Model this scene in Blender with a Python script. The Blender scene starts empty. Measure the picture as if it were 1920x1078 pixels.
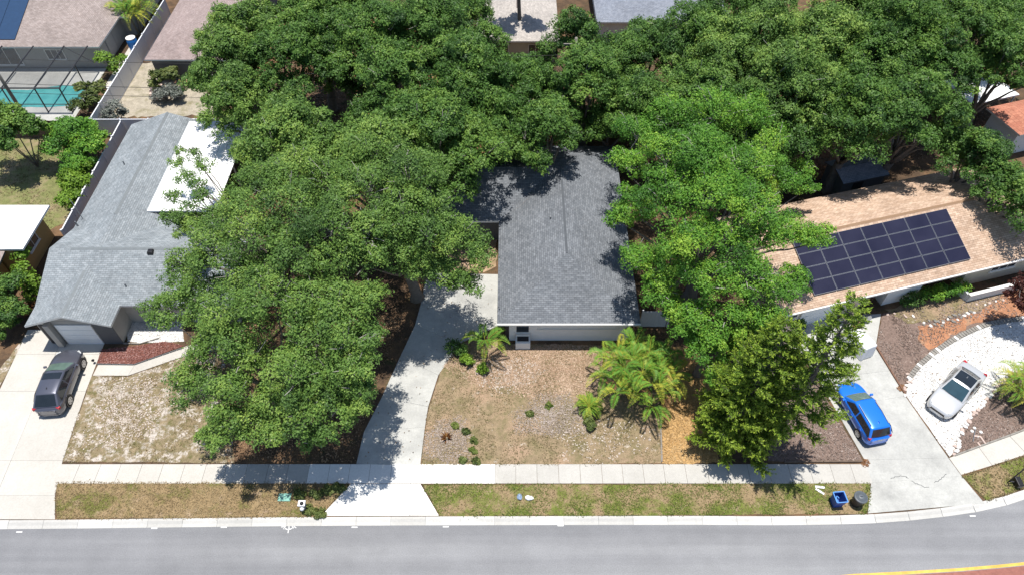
import bpy, bmesh, math, random
import numpy as np
from mathutils import Vector, Matrix

# ------------------------------------------------------------------ camera, world, sun
scene = bpy.context.scene
COL = scene.collection
CAM_H, PITCH, FOC = 40.0, math.radians(50.0), 1331.0      # camera height (m), tilt below horizon, focal length in photo pixels
CP, SP = math.cos(PITCH), math.sin(PITCH)
cam_data = bpy.data.cameras.new('camera')
cam = bpy.data.objects.new('camera', cam_data); COL.objects.link(cam)
cam.location = (0, 0, CAM_H)
cam.rotation_euler = (math.pi/2 - PITCH, 0, 0)
cam_data.sensor_width = 36.0; cam_data.sensor_fit = 'HORIZONTAL'
cam_data.lens = 36.0*FOC/1920.0
cam_data.clip_end = 2000; cam_data.clip_start = 0.5
scene.camera = cam
SUN_EL, SUN_TILT = math.radians(85.0), math.radians(0)  # high noon sun, slightly behind the houses
world = bpy.data.worlds.new('World'); scene.world = world; world.use_nodes = True
wn = world.node_tree.nodes; wl = world.node_tree.links; wn.clear()
sky = wn.new('ShaderNodeTexSky'); sky.sky_type = 'NISHITA'; sky.sun_disc = False
sky.sun_elevation = SUN_EL; sky.sun_rotation = SUN_TILT; sky.air_density = 1.0; sky.dust_density = 0.6
bg = wn.new('ShaderNodeBackground'); bg.inputs['Strength'].default_value = 0.10
wo = wn.new('ShaderNodeOutputWorld'); wl.new(sky.outputs[0], bg.inputs[0]); wl.new(bg.outputs[0], wo.inputs[0])
sd = bpy.data.lights.new('sun', 'SUN'); sd.energy = 4.6; sd.angle = math.radians(0.53); sd.color = (1.0, 0.955, 0.89)
sun = bpy.data.objects.new('sun', sd); COL.objects.link(sun)
sdir = Vector((math.sin(SUN_TILT)*math.cos(SUN_EL), math.cos(SUN_TILT)*math.cos(SUN_EL), math.sin(SUN_EL)))
sun.rotation_euler = sdir.to_track_quat('Z', 'Y').to_euler(); sun.location = (0, 30, 80)
vs = scene.view_settings; vs.view_transform = 'Standard'; vs.look = 'None'; vs.exposure = 0.42; vs.gamma = 1.0; vs.use_curve_mapping = False

def P(px, py, z=0.0):
    """the point at height z that photo pixel (px, py) looks at"""
    dx, dy = px-960.0, py-539.0
    vz = -SP*FOC - CP*dy; vy = CP*FOC - SP*dy
    k = (z-CAM_H)/vz
    return Vector((dx*k, vy*k, z))
def P2(px, py, z=0.0):
    v = P(px, py, z); return (v.x, v.y)
def poly(pts, z=0.0): return [P2(a, b, z) for a, b in pts]

# ------------------------------------------------------------------ materials
MATS = {}
def new_mat(name):
    m = bpy.data.materials.new(name); m.use_nodes = True
    nt = m.node_tree; bs = nt.nodes['Principled BSDF']
    MATS[name] = m
    return m, nt, bs
def ramp(nt, stops, interp='LINEAR'):
    r = nt.nodes.new('ShaderNodeValToRGB'); e = r.color_ramp.elements; r.color_ramp.interpolation = interp
    while len(e) < len(stops): e.new(0.5)
    for el, (p, c) in zip(e, stops): el.position = p; el.color = (*c, 1)
    return r
def noise(nt, scale, detail=4, rough=0.6, vec=None):
    n = nt.nodes.new('ShaderNodeTexNoise'); n.inputs['Scale'].default_value = scale
    n.inputs['Detail'].default_value = detail; n.inputs['Roughness'].default_value = rough
    if vec is not None: nt.links.new(vec, n.inputs['Vector'])
    return n
def mixc(nt, fac, a, b, mode='MIX'):
    m = nt.nodes.new('ShaderNodeMix'); m.data_type = 'RGBA'; m.blend_type = mode
    for key, v in (('f', fac), ('a', a), ('b', b)):
        s = {'f': m.inputs[0], 'a': m.inputs[6], 'b': m.inputs[7]}[key]
        if hasattr(v, 'is_linked') or hasattr(v, 'links'): nt.links.new(v, s)
        elif key == 'f': s.default_value = v
        else: s.default_value = (*v, 1)
    return m.outputs[2]
def bump(nt, bs, h, strength, dist=0.02):
    b = nt.nodes.new('ShaderNodeBump'); b.inputs['Strength'].default_value = strength; b.inputs['Distance'].default_value = dist
    nt.links.new(h, b.inputs['Height']); nt.links.new(b.outputs[0], bs.inputs['Normal'])
def wpos(nt): return nt.nodes.new('ShaderNodeNewGeometry').outputs['Position']
def plain(name, c, rough=0.6, metal=0.0, var=0.12, scale=3.0, spec=0.4, coat=0.0, bmp=0.0):
    m, nt, bs = new_mat(name)
    tc = nt.nodes.new('ShaderNodeTexCoord').outputs['Object']
    n = noise(nt, scale, 5, 0.65, tc)
    r = ramp(nt, [(0.25, tuple(x*(1-var) for x in c)), (0.75, tuple(min(1, x*(1+var)) for x in c))])
    nt.links.new(n.outputs[0], r.inputs[0]); nt.links.new(r.outputs[0], bs.inputs['Base Color'])
    bs.inputs['Roughness'].default_value = rough; bs.inputs['Metallic'].default_value = metal
    bs.inputs['Specular IOR Level'].default_value = spec; bs.inputs['Coat Weight'].default_value = coat
    bs.inputs['Coat Roughness'].default_value = 0.05
    if bmp: bump(nt, bs, n.outputs[0], bmp)
    return m
def ground_mat(name, layers, rough=0.95, bmp=0.5, fine=14.0):
    """layers: list of (colour, scale, threshold, softness); the first is the base"""
    m, nt, bs = new_mat(name); w = wpos(nt)
    col = None
    for i, (c, sc, th, so) in enumerate(layers):
        if i == 0:
            n = noise(nt, sc, 6, 0.7, w)
            r = ramp(nt, [(0.3, tuple(x*0.72 for x in c)), (0.5, c), (0.72, tuple(min(1, x*1.28) for x in c))])
            nt.links.new(n.outputs[0], r.inputs[0]); col = r.outputs[0]
        else:
            mp = nt.nodes.new('ShaderNodeMapping'); nt.links.new(w, mp.inputs[0]); mp.inputs['Location'].default_value = (i*13.7, i*7.1, 0)
            n = noise(nt, sc, 7, 0.68, mp.outputs[0])
            r = ramp(nt, [(max(0, th-so), (0, 0, 0)), (min(1, th+so), (1, 1, 1))])
            nt.links.new(n.outputs[0], r.inputs[0]); col = mixc(nt, r.outputs[0], col, c)
    f = noise(nt, fine, 3, 0.7, w)
    fr = ramp(nt, [(0.3, (0.62, 0.62, 0.62)), (0.7, (1.3, 1.3, 1.3))]); nt.links.new(f.outputs[0], fr.inputs[0])
    col = mixc(nt, 0.75, col, fr.outputs[0], 'MULTIPLY')
    nt.links.new(col, bs.inputs['Base Color']); bs.inputs['Roughness'].default_value = rough; bs.inputs['Specular IOR Level'].default_value = 0.15
    bump(nt, bs, f.outputs[0], bmp, 0.05)
    return m
def concrete(name, c, stain=(0.30, 0.29, 0.26), amt=0.35, var=0.14):
    m, nt, bs = new_mat(name); w = wpos(nt)
    oi = nt.nodes.new('ShaderNodeObjectInfo')
    r0 = ramp(nt, [(0, tuple(x*(1-var) for x in c)), (1, tuple(min(1, x*(1+var*0.6)) for x in c))]); nt.links.new(oi.outputs['Random'], r0.inputs[0])
    n = noise(nt, 0.42, 9, 0.74, w); r = ramp(nt, [(0.38, (0, 0, 0)), (0.68, (amt, amt, amt))]); nt.links.new(n.outputs[0], r.inputs[0])
    col = mixc(nt, r.outputs[0], r0.outputs[0], stain)
    f = noise(nt, 9.0, 6, 0.75, w); fr = ramp(nt, [(0.3, (0.88, 0.88, 0.88)), (0.7, (1.06, 1.06, 1.06))]); nt.links.new(f.outputs[0], fr.inputs[0])
    col = mixc(nt, 1.0, col, fr.outputs[0], 'MULTIPLY')
    nt.links.new(col, bs.inputs['Base Color']); bs.inputs['Roughness'].default_value = 0.9; bs.inputs['Specular IOR Level'].default_value = 0.2
    bump(nt, bs, f.outputs[0], 0.2, 0.01)
    return m
def shingle(name, c1, c2, gap, bw=0.32, rh=0.145, patch=0.16):
    m, nt, bs = new_mat(name)
    uv = nt.nodes.new('ShaderNodeUVMap').outputs[0]
    b = nt.nodes.new('ShaderNodeTexBrick'); nt.links.new(uv, b.inputs['Vector'])
    b.inputs['Scale'].default_value = 1.0; b.inputs['Brick Width'].default_value = bw; b.inputs['Row Height'].default_value = rh
    b.inputs['Mortar Size'].default_value = 0.012; b.inputs['Mortar Smooth'].default_value = 0.3; b.inputs['Bias'].default_value = -0.1
    b.inputs['Color1'].default_value = (*c1, 1); b.inputs['Color2'].default_value = (*c2, 1); b.inputs['Mortar'].default_value = (*gap, 1)
    w = wpos(nt); n = noise(nt, 0.45, 6, 0.7, w); r = ramp(nt, [(0.3, (1-patch,)*3), (0.7, (1+patch,)*3)]); nt.links.new(n.outputs[0], r.inputs[0])
    col = mixc(nt, 1.0, b.outputs[0], r.outputs[0], 'MULTIPLY')
    n2 = noise(nt, 3.2, 4, 0.8, w); r2 = ramp(nt, [(0.3, (0.8,)*3), (0.7, (1.22,)*3)]); nt.links.new(n2.outputs[0], r2.inputs[0])
    col = mixc(nt, 1.0, col, r2.outputs[0], 'MULTIPLY')
    nt.links.new(col, bs.inputs['Base Color']); bs.inputs['Roughness'].default_value = 0.85; bs.inputs['Specular IOR Level'].default_value = 0.25
    bump(nt, bs, b.outputs[1], -0.6, 0.02)
    return m
def leaf_mat(name, dark, mid, light, trans=0.24):
    m, nt, bs = new_mat(name)
    a = nt.nodes.new('ShaderNodeAttribute'); a.attribute_name = 'tint'
    r = ramp(nt, [(0.0, dark), (0.5, mid), (1.0, light)]); nt.links.new(a.outputs['Fac'], r.inputs[0])
    nt.links.new(r.outputs[0], bs.inputs['Base Color']); bs.inputs['Roughness'].default_value = 0.5; bs.inputs['Specular IOR Level'].default_value = 0.22
    t = nt.nodes.new('ShaderNodeBsdfTranslucent'); nt.links.new(r.outputs[0], t.inputs[0])
    mx = nt.nodes.new('ShaderNodeMixShader'); mx.inputs[0].default_value = trans
    nt.links.new(bs.outputs[0], mx.inputs[1]); nt.links.new(t.outputs[0], mx.inputs[2])
    nt.links.new(mx.outputs[0], nt.nodes['Material Output'].inputs[0])
    return m
def glass_mat(name, c, rough=0.06):
    m, nt, bs = new_mat(name)
    n = noise(nt, 1.3, 2, 0.5, nt.nodes.new('ShaderNodeTexCoord').outputs['Object'])
    r = ramp(nt, [(0.3, tuple(x*0.7 for x in c)), (0.7, c)]); nt.links.new(n.outputs[0], r.inputs[0]); nt.links.new(r.outputs[0], bs.inputs['Base Color'])
    bs.inputs['Roughness'].default_value = rough; bs.inputs['Specular IOR Level'].default_value = 0.7
    return m

M = MATS
# ground
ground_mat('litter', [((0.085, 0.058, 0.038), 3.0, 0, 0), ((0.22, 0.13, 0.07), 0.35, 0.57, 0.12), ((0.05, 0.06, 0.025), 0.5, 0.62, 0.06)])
ground_mat('dry_lawn', [((0.265, 0.20, 0.125), 2.6, 0, 0), ((0.165, 0.145, 0.07), 0.55, 0.56, 0.09), ((0.37, 0.255, 0.175), 0.35, 0.58, 0.09), ((0.47, 0.41, 0.34), 1.3, 0.64, 0.04), ((0.14, 0.125, 0.06), 3.5, 0.6, 0.06)])
ground_mat('sandy_lawn', [((0.255, 0.20, 0.125), 2.6, 0, 0), ((0.13, 0.12, 0.05), 2.2, 0.54, 0.08), ((0.50, 0.45, 0.40), 1.3, 0.55, 0.05), ((0.50, 0.46, 0.42), 0.4, 0.62, 0.05), ((0.19, 0.155, 0.085), 3.2, 0.55, 0.05)])
ground_mat('bare_lawn', [((0.385, 0.27, 0.18), 2.2, 0, 0), ((0.245, 0.185, 0.10), 0.5, 0.57, 0.1), ((0.48, 0.37, 0.29), 1.1, 0.62, 0.05), ((0.20, 0.13, 0.075), 4.0, 0.64, 0.04)])
ground_mat('verge_dry', [((0.255, 0.185, 0.10), 2.2, 0, 0), ((0.125, 0.13, 0.035), 0.6, 0.55, 0.06), ((0.33, 0.245, 0.165), 0.9, 0.62, 0.05), ((0.12, 0.09, 0.05), 4.2, 0.63, 0.05)])
ground_mat('verge_green', [((0.13, 0.155, 0.035), 2.4, 0, 0), ((0.27, 0.20, 0.115), 0.62, 0.50, 0.06), ((0.35, 0.26, 0.18), 1.4, 0.64, 0.05), ((0.10, 0.10, 0.03), 4.2, 0.62, 0.05)])
ground_mat('backyard_grass', [((0.17, 0.18, 0.07), 2.2, 0, 0), ((0.27, 0.215, 0.13), 0.6, 0.55, 0.08)])
ground_mat('pine_straw', [((0.43, 0.27, 0.115), 2.6, 0, 0), ((0.32, 0.18, 0.07), 0.9, 0.6, 0.08), ((0.55, 0.38, 0.20), 3.4, 0.62, 0.05)])
ground_mat('mulch_brown', [((0.20, 0.145, 0.12), 5.0, 0, 0), ((0.33, 0.26, 0.22), 3.5, 0.62, 0.04), ((0.10, 0.07, 0.055), 4.5, 0.64, 0.04)], bmp=0.9)
ground_mat('mulch_red', [((0.17, 0.07, 0.055), 5.0, 0, 0), ((0.27, 0.12, 0.10), 4.5, 0.62, 0.04)], bmp=0.9)
ground_mat('mulch_grey', [((0.36, 0.30, 0.27), 3.0, 0, 0), ((0.22, 0.17, 0.11), 1.2, 0.58, 0.06), ((0.50, 0.46, 0.44), 4.0, 0.62, 0.05)], bmp=0.9)
ground_mat('orange_soil', [((0.37, 0.18, 0.10), 1.6, 0, 0), ((0.30, 0.22, 0.15), 0.9, 0.6, 0.06), ((0.46, 0.27, 0.18), 3.0, 0.63, 0.05)])
ground_mat('white_gravel', [((0.62, 0.61, 0.585), 6.0, 0, 0), ((0.40, 0.39, 0.37), 1.8, 0.63, 0.04), ((0.36, 0.34, 0.31), 5.0, 0.64, 0.04)], bmp=0.8)
ground_mat('sand_path', [((0.36, 0.32, 0.25), 2.0, 0, 0), ((0.22, 0.2, 0.12), 0.8, 0.6, 0.08), ((0.45, 0.36, 0.3), 1.2, 0.66, 0.05)])
concrete('concrete_old', (0.475, 0.46, 0.425), amt=0.4, var=0.06)
concrete('concrete_drive', (0.49, 0.49, 0.46), stain=(0.25, 0.25, 0.24), amt=0.72, var=0.07)
concrete('concrete_light', (0.52, 0.50, 0.455), stain=(0.38, 0.355, 0.31), amt=0.5, var=0.06)
concrete('concrete_new', (0.80, 0.79, 0.75), stain=(0.62, 0.61, 0.57), amt=0.25, var=0.04)
concrete('concrete_kerb', (0.55, 0.54, 0.51), amt=0.3)
def asphalt():
    m, nt, bs = new_mat('asphalt'); w = wpos(nt)
    mp = nt.nodes.new('ShaderNodeMapping'); nt.links.new(w, mp.inputs[0]); mp.inputs['Scale'].default_value = (0.02, 0.75, 1)
    n = noise(nt, 1.0, 3, 0.5, mp.outputs[0]); r = ramp(nt, [(0.35, (0.19, 0.193, 0.202)), (0.65, (0.268, 0.271, 0.278))]); nt.links.new(n.outputs[0], r.inputs[0])
    n2 = noise(nt, 0.4, 6, 0.7, w); r2 = ramp(nt, [(0.3, (0.9,)*3), (0.7, (1.08,)*3)]); nt.links.new(n2.outputs[0], r2.inputs[0])
    n3 = noise(nt, 16.0, 3, 0.8, w); r3 = ramp(nt, [(0.3, (0.82,)*3), (0.7, (1.16,)*3)]); nt.links.new(n3.outputs[0], r3.inputs[0])
    c = mixc(nt, 1.0, r.outputs[0], r2.outputs[0], 'MULTIPLY'); c = mixc(nt, 1.0, c, r3.outputs[0], 'MULTIPLY')
    nt.links.new(c, bs.inputs['Base Color']); bs.inputs['Roughness'].default_value = 0.85; bs.inputs['Specular IOR Level'].default_value = 0.25
    bump(nt, bs, n3.outputs[0], 0.3, 0.01)
asphalt()
plain('paint_white', (0.72, 0.72, 0.70), 0.7, var=0.2, scale=6)
plain('paint_yellow', (0.62, 0.40, 0.08), 0.7, var=0.25, scale=3)
plain('median_brick', (0.27, 0.11, 0.085), 0.85, var=0.25, scale=4)
# roofs and walls
shingle('shingle_slate', (0.125, 0.137, 0.152), (0.19, 0.203, 0.22), (0.065, 0.07, 0.078))
shingle('shingle_grey', (0.20, 0.225, 0.24), (0.28, 0.305, 0.32), (0.12, 0.13, 0.14))
shingle('shingle_tan', (0.42, 0.295, 0.21), (0.57, 0.43, 0.325), (0.25, 0.16, 0.11), 0.36, 0.16)
shingle('shingle_taupe', (0.26, 0.215, 0.195), (0.33, 0.28, 0.26), (0.17, 0.14, 0.13))
shingle('shingle_rose', (0.27, 0.21, 0.195), (0.33, 0.265, 0.25), (0.19, 0.15, 0.14))
shingle('shingle_beige', (0.36, 0.33, 0.30), (0.45, 0.41, 0.37), (0.24, 0.22, 0.2))
shingle('shingle_blue', (0.19, 0.21, 0.25), (0.25, 0.27, 0.31), (0.12, 0.13, 0.16))
shingle('roof_red', (0.36, 0.14, 0.09), (0.45, 0.20, 0.13), (0.2, 0.07, 0.05), 0.3, 0.35)
plain('ridge_dark', (0.105, 0.115, 0.128), 0.85)
plain('ridge_grey', (0.19, 0.21, 0.22), 0.85)
plain('ridge_tan', (0.30, 0.19, 0.115), 0.85)
plain('ridge_taupe', (0.16, 0.13, 0.12), 0.85)
plain('rust_stain', (0.30, 0.21, 0.13), 0.9, var=0.4, scale=5)
plain('roof_white', (0.80, 0.80, 0.79), 0.6, var=0.04, scale=0.8)
plain('wall_white', (0.70, 0.72, 0.72), 0.8, var=0.05)
plain('wall_cream', (0.55, 0.50, 0.40), 0.85, var=0.07)
plain('wall_grey', (0.34, 0.33, 0.31), 0.85, var=0.07)
plain('wall_slate', (0.10, 0.105, 0.11), 0.8, var=0.08)
plain('wall_tan', (0.42, 0.29, 0.12), 0.85, var=0.08)
plain('wall_brown', (0.13, 0.06, 0.04), 0.85, var=0.2)
plain('trim_white', (0.72, 0.71, 0.68), 0.6, var=0.05)
plain('trim_dark', (0.09, 0.09, 0.095), 0.6)
plain('door_white', (0.72, 0.75, 0.77), 0.5, var=0.03)
plain('opening_dark', (0.02, 0.02, 0.025), 0.6)
plain('vinyl_white', (0.70, 0.71, 0.73), 0.45, var=0.04)
plain('vinyl_grey', (0.64, 0.66, 0.69), 0.45, var=0.04)
plain('wood_fence', (0.13, 0.095, 0.07), 0.85, var=0.3, scale=5)
plain('wood_edge', (0.16, 0.085, 0.055), 0.85, var=0.25)
plain('wood_pole', (0.22, 0.20, 0.18), 0.85, var=0.2)
plain('metal_bronze', (0.045, 0.045, 0.05), 0.4, metal=0.3)
plain('metal_grey', (0.25, 0.26, 0.27), 0.45, metal=0.5)
plain('wire_black', (0.03, 0.03, 0.03), 0.6)
glass_mat('window_glass', (0.035, 0.045, 0.055))
m_, nt_, bs_ = new_mat('solar_cell')
n_ = noise(nt_, 0.5, 3, 0.5, wpos(nt_)); r_ = ramp(nt_, [(0.3, (0.012, 0.012, 0.03)), (0.7, (0.022, 0.022, 0.045))]); nt_.links.new(n_.outputs[0], r_.inputs[0]); nt_.links.new(r_.outputs[0], bs_.inputs['Base Color'])
bs_.inputs['Roughness'].default_value = 0.25; bs_.inputs['Specular IOR Level'].default_value = 0.45
plain('panel_frame', (0.30, 0.32, 0.35), 0.4, metal=0.6)
plain('panel_blue', (0.02, 0.05, 0.11), 0.3, spec=0.5)
m_, nt_, bs_ = new_mat('pool_water')
n_ = noise(nt_, 1.2, 4, 0.6, wpos(nt_)); r_ = ramp(nt_, [(0.3, (0.06, 0.27, 0.27)), (0.7, (0.10, 0.36, 0.35))]); nt_.links.new(n_.outputs[0], r_.inputs[0]); nt_.links.new(r_.outputs[0], bs_.inputs['Base Color'])
bs_.inputs['Roughness'].default_value = 0.08; bump(nt_, bs_, n_.outputs[0], 0.1, 0.03)
m_, nt_, bs_ = new_mat('insect_screen')
bs_.inputs['Base Color'].default_value = (0.03, 0.035, 0.04, 1); bs_.inputs['Roughness'].default_value = 0.7
tr_ = nt_.nodes.new('ShaderNodeBsdfTransparent'); mx_ = nt_.nodes.new('ShaderNodeMixShader'); mx_.inputs[0].default_value = 0.28
nt_.links.new(tr_.outputs[0], mx_.inputs[1]); nt_.links.new(bs_.outputs[0], mx_.inputs[2]); nt_.links.new(mx_.outputs[0], nt_.nodes['Material Output'].inputs[0])
# vegetation
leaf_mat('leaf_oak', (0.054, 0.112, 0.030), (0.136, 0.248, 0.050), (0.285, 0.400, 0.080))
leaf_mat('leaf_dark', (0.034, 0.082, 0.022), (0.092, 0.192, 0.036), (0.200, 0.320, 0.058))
leaf_mat('leaf_bright', (0.045, 0.128, 0.022), (0.122, 0.290, 0.034), (0.310, 0.470, 0.055))
leaf_mat('leaf_lime', (0.07, 0.13, 0.015), (0.16, 0.29, 0.03), (0.30, 0.42, 0.06))
leaf_mat('leaf_shrub', (0.045, 0.07, 0.02), (0.11, 0.15, 0.04), (0.23, 0.26, 0.08))
leaf_mat('leaf_grey', (0.09, 0.11, 0.09), (0.18, 0.2, 0.17), (0.32, 0.33, 0.29))
leaf_mat('leaf_palm', (0.045, 0.145, 0.022), (0.16, 0.32, 0.04), (0.50, 0.45, 0.07))
leaf_mat('leaf_pine', (0.038, 0.088, 0.016), (0.140, 0.245, 0.028), (0.370, 0.480, 0.055))
leaf_mat('leaf_red', (0.05, 0.02, 0.01), (0.17, 0.07, 0.025), (0.30, 0.16, 0.05))
leaf_mat('leaf_dead', (0.14, 0.06, 0.03), (0.30, 0.15, 0.07), (0.45, 0.27, 0.14), 0.15)
leaf_mat('grass_dry', (0.17, 0.125, 0.06), (0.29, 0.215, 0.115), (0.46, 0.37, 0.21), 0.15)
leaf_mat('grass_mixed', (0.13, 0.115, 0.045), (0.22, 0.18, 0.09), (0.38, 0.30, 0.17), 0.2)
leaf_mat('grass_green', (0.07, 0.115, 0.02), (0.14, 0.19, 0.04), (0.25, 0.27, 0.08), 0.2)
leaf_mat('chips_brown', (0.075, 0.05, 0.04), (0.19, 0.14, 0.115), (0.42, 0.35, 0.31), 0.0)
leaf_mat('chips_red', (0.10, 0.04, 0.03), (0.22, 0.095, 0.08), (0.46, 0.28, 0.25), 0.0)
leaf_mat('leaf_purple', (0.02, 0.006, 0.006), (0.07, 0.022, 0.018), (0.16, 0.06, 0.035))
leaf_mat('chips_white', (0.36, 0.35, 0.33), (0.72, 0.71, 0.69), (0.85, 0.85, 0.83), 0.0)
leaf_mat('chips_grey', (0.19, 0.15, 0.115), (0.335, 0.275, 0.23), (0.50, 0.44, 0.40), 0.0)
leaf_mat('bare_bits', (0.26, 0.17, 0.105), (0.38, 0.265, 0.18), (0.52, 0.40, 0.30), 0.0)
leaf_mat('sand_bits', (0.38, 0.31, 0.25), (0.50, 0.43, 0.37), (0.60, 0.54, 0.49), 0.0)
leaf_mat('straw', (0.24, 0.13, 0.05), (0.42, 0.27, 0.115), (0.62, 0.45, 0.24), 0.05)
leaf_mat('litter_leaves', (0.08, 0.05, 0.03), (0.22, 0.135, 0.075), (0.46, 0.31, 0.18), 0.05)
plain('bark', (0.15, 0.13, 0.11), 0.9, var=0.3, scale=4, bmp=0.5)
plain('bark_pale', (0.36, 0.34, 0.31), 0.9, var=0.25, scale=4)
plain('palm_trunk', (0.22, 0.19, 0.13), 0.9, var=0.25, scale=6)
# vehicles and small things
plain('car_graphite', (0.105, 0.11, 0.14), 0.3, metal=0.5, var=0.02, coat=1.0)
plain('car_blue', (0.012, 0.17, 0.72), 0.3, metal=0.15, var=0.02, coat=1.0)
plain('car_silver', (0.55, 0.56, 0.565), 0.3, metal=0.35, var=0.02, coat=1.0)
plain('tyre', (0.015, 0.015, 0.016), 0.85)
plain('rim', (0.42, 0.42, 0.43), 0.3, metal=0.8)
plain('car_black', (0.012, 0.012, 0.014), 0.4)
glass_mat('car_glass', (0.018, 0.024, 0.03), 0.04)
glass_mat('car_glass_green_reflect', (0.13, 0.20, 0.17), 0.04)  # base brightened so the colour carries the windshield's greenish reflection
glass_mat('car_glass_teal', (0.03, 0.075, 0.10), 0.04)
glass_mat('lamp_clear', (0.55, 0.57, 0.58), 0.1)
glass_mat('lamp_red', (0.45, 0.02, 0.03), 0.12)
plain('plate', (0.6, 0.6, 0.55), 0.5)
plain('bin_blue', (0.02, 0.07, 0.32), 0.45, var=0.08)
plain('bin_light', (0.12, 0.32, 0.72), 0.45, var=0.08)
plain('bin_black', (0.022, 0.023, 0.025), 0.5)
plain('bin_lid', (0.10, 0.115, 0.13), 0.45, var=0.15, scale=5)
plain('barrel_blue', (0.02, 0.17, 0.50), 0.4)
plain('tarp_white', (0.74, 0.75, 0.77), 0.55, var=0.05)
plain('lid_green', (0.20, 0.42, 0.35), 0.7)
plain('rock_pink', (0.55, 0.43, 0.37), 0.9, var=0.25, scale=5, bmp=0.4)
plain('rock_grey', (0.24, 0.225, 0.20), 0.9, var=0.3, scale=5, bmp=0.4)
plain('rock_white', (0.72, 0.70, 0.66), 0.9, var=0.12, scale=5)
plain('litter_blue', (0.22, 0.30, 0.42), 0.6)

# ------------------------------------------------------------------ mesh helpers
RNG = np.random.default_rng(7); random.seed(7)
class MB:
    def __init__(s): s.v = []; s.f = []; s.m = []
    def add(s, vs, fs, mi=0):
        o = len(s.v); s.v += [tuple(v) for v in vs]; s.f += [tuple(i+o for i in f) for f in fs]; s.m += [mi]*len(fs); return s
    def box(s, c, d, rot=0.0, mi=0, taper=1.0):
        x, y, z = d[0]/2, d[1]/2, d[2]/2; ca, sa = math.cos(rot), math.sin(rot); vs = []
        for k, q in ((-1, 1.0), (1, taper)):
            for a, b in ((-1, -1), (1, -1), (1, 1), (-1, 1)):
                u, w = a*x*q, b*y*q; vs.append((c[0]+u*ca-w*sa, c[1]+u*sa+w*ca, c[2]+k*z))
        return s.add(vs, [(3, 2, 1, 0), (4, 5, 6, 7), (0, 1, 5, 4), (1, 2, 6, 5), (2, 3, 7, 6), (3, 0, 4, 7)], mi)
    def prism(s, pts, z0, z1, mi=0, inset=0.0):
        n = len(pts); area = sum(pts[i][0]*pts[(i+1) % n][1]-pts[(i+1) % n][0]*pts[i][1] for i in range(n))
        if area < 0: pts = pts[::-1]
        cx = sum(p[0] for p in pts)/n; cy = sum(p[1] for p in pts)/n
        vs = [(x, y, z0) for x, y in pts]+[(x+(cx-x)*inset, y+(cy-y)*inset, z1) for x, y in pts]
        fs = [tuple(range(n))[::-1], tuple(range(n, 2*n))]+[(i, (i+1) % n, n+(i+1) % n, n+i) for i in range(n)]
        return s.add(vs, fs, mi)
    def sheet(s, pts, z, mi=0):
        n = len(pts); area = sum(pts[i][0]*pts[(i+1) % n][1]-pts[(i+1) % n][0]*pts[i][1] for i in range(n))
        if area < 0: pts = pts[::-1]
        return s.add([(x, y, z) for x, y in pts], [tuple(range(n))], mi)
    def tube(s, path, radii, n=6, mi=0, cap=True):
        rings = []; path = [Vector(p) for p in path]
        for i, p in enumerate(path):
            d = (path[min(i+1, len(path)-1)]-path[max(i-1, 0)])
            d = d.normalized() if d.length > 1e-6 else Vector((0, 0, 1))
            a = d.cross(Vector((0.31, 0.17, 0.93))) if abs(d.z) < 0.95 else d.cross(Vector((1, 0.2, 0)))
            a.normalize(); b = d.cross(a)
            r = radii[i] if hasattr(radii, '__len__') else radii
            rings.append([p+(a*math.cos(2*math.pi*k/n)+b*math.sin(2*math.pi*k/n))*r for k in range(n)])
        vs = [v for r in rings for v in r]; fs = []
        for i in range(len(path)-1):
            for k in range(n): fs.append((i*n+k, i*n+(k+1) % n, (i+1)*n+(k+1) % n, (i+1)*n+k))
        if cap: fs += [tuple(range(n))[::-1], tuple(range((len(path)-1)*n, len(path)*n))]
        return s.add(vs, fs, mi)
    def lathe(s, prof, c=(0, 0, 0), n=20, mi=0, axis='z'):
        vs = []
        for r, h in prof:
            for k in range(n):
                a = 2*math.pi*k/n; q = (r*math.cos(a), r*math.sin(a), h)
                if axis == 'y': q = (q[0], q[2], q[1])
                vs.append((c[0]+q[0], c[1]+q[1], c[2]+q[2]))
        fs = [(i*n+k, i*n+(k+1) % n, (i+1)*n+(k+1) % n, (i+1)*n+k) for i in range(len(prof)-1) for k in range(n)]
        fs += [tuple(range(n))[::-1], tuple(range((len(prof)-1)*n, len(prof)*n))]
        return s.add(vs, fs, mi)
    def build(s, name, mats, parent=None, world=False, smooth=False, uv=False, sub=0, bevel=0):
        me = bpy.data.meshes.new(name); vs = s.v
        if world and parent is not None:
            L = parent.location; vs = [(v[0]-L.x, v[1]-L.y, v[2]-L.z) for v in vs]
        me.from_pydata(vs, [], s.f)
        if isinstance(mats, str): mats = [mats]
        for k in mats: me.materials.append(M[k])
        if len(mats) > 1: me.polygons.foreach_set('material_index', s.m)
        if uv:
            ul = me.uv_layers.new(name='UVMap')
            for p in me.polygons:
                n = p.normal; u = Vector((-n.y, n.x, 0)); u = u.normalized() if u.length > 0.02 else Vector((1, 0, 0)); w = n.cross(u)
                for li in p.loop_indices:
                    co = me.vertices[me.loops[li].vertex_index].co; ul.data[li].uv = (co.dot(u)+3.1*u.x, co.dot(w))
        if smooth: me.polygons.foreach_set('use_smooth', [True]*len(me.polygons))
        me.update()
        return link(name, me, parent, sub, bevel)
def link(name, me, parent=None, sub=0, bevel=0):
    o = bpy.data.objects.new(name, me); COL.objects.link(o); o.parent = parent
    if bevel: md = o.modifiers.new('bevel', 'BEVEL'); md.width = bevel; md.segments = 2; md.limit_method = 'ANGLE'
    if sub: md = o.modifiers.new('subdivision', 'SUBSURF'); md.levels = sub; md.render_levels = sub
    return o
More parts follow.
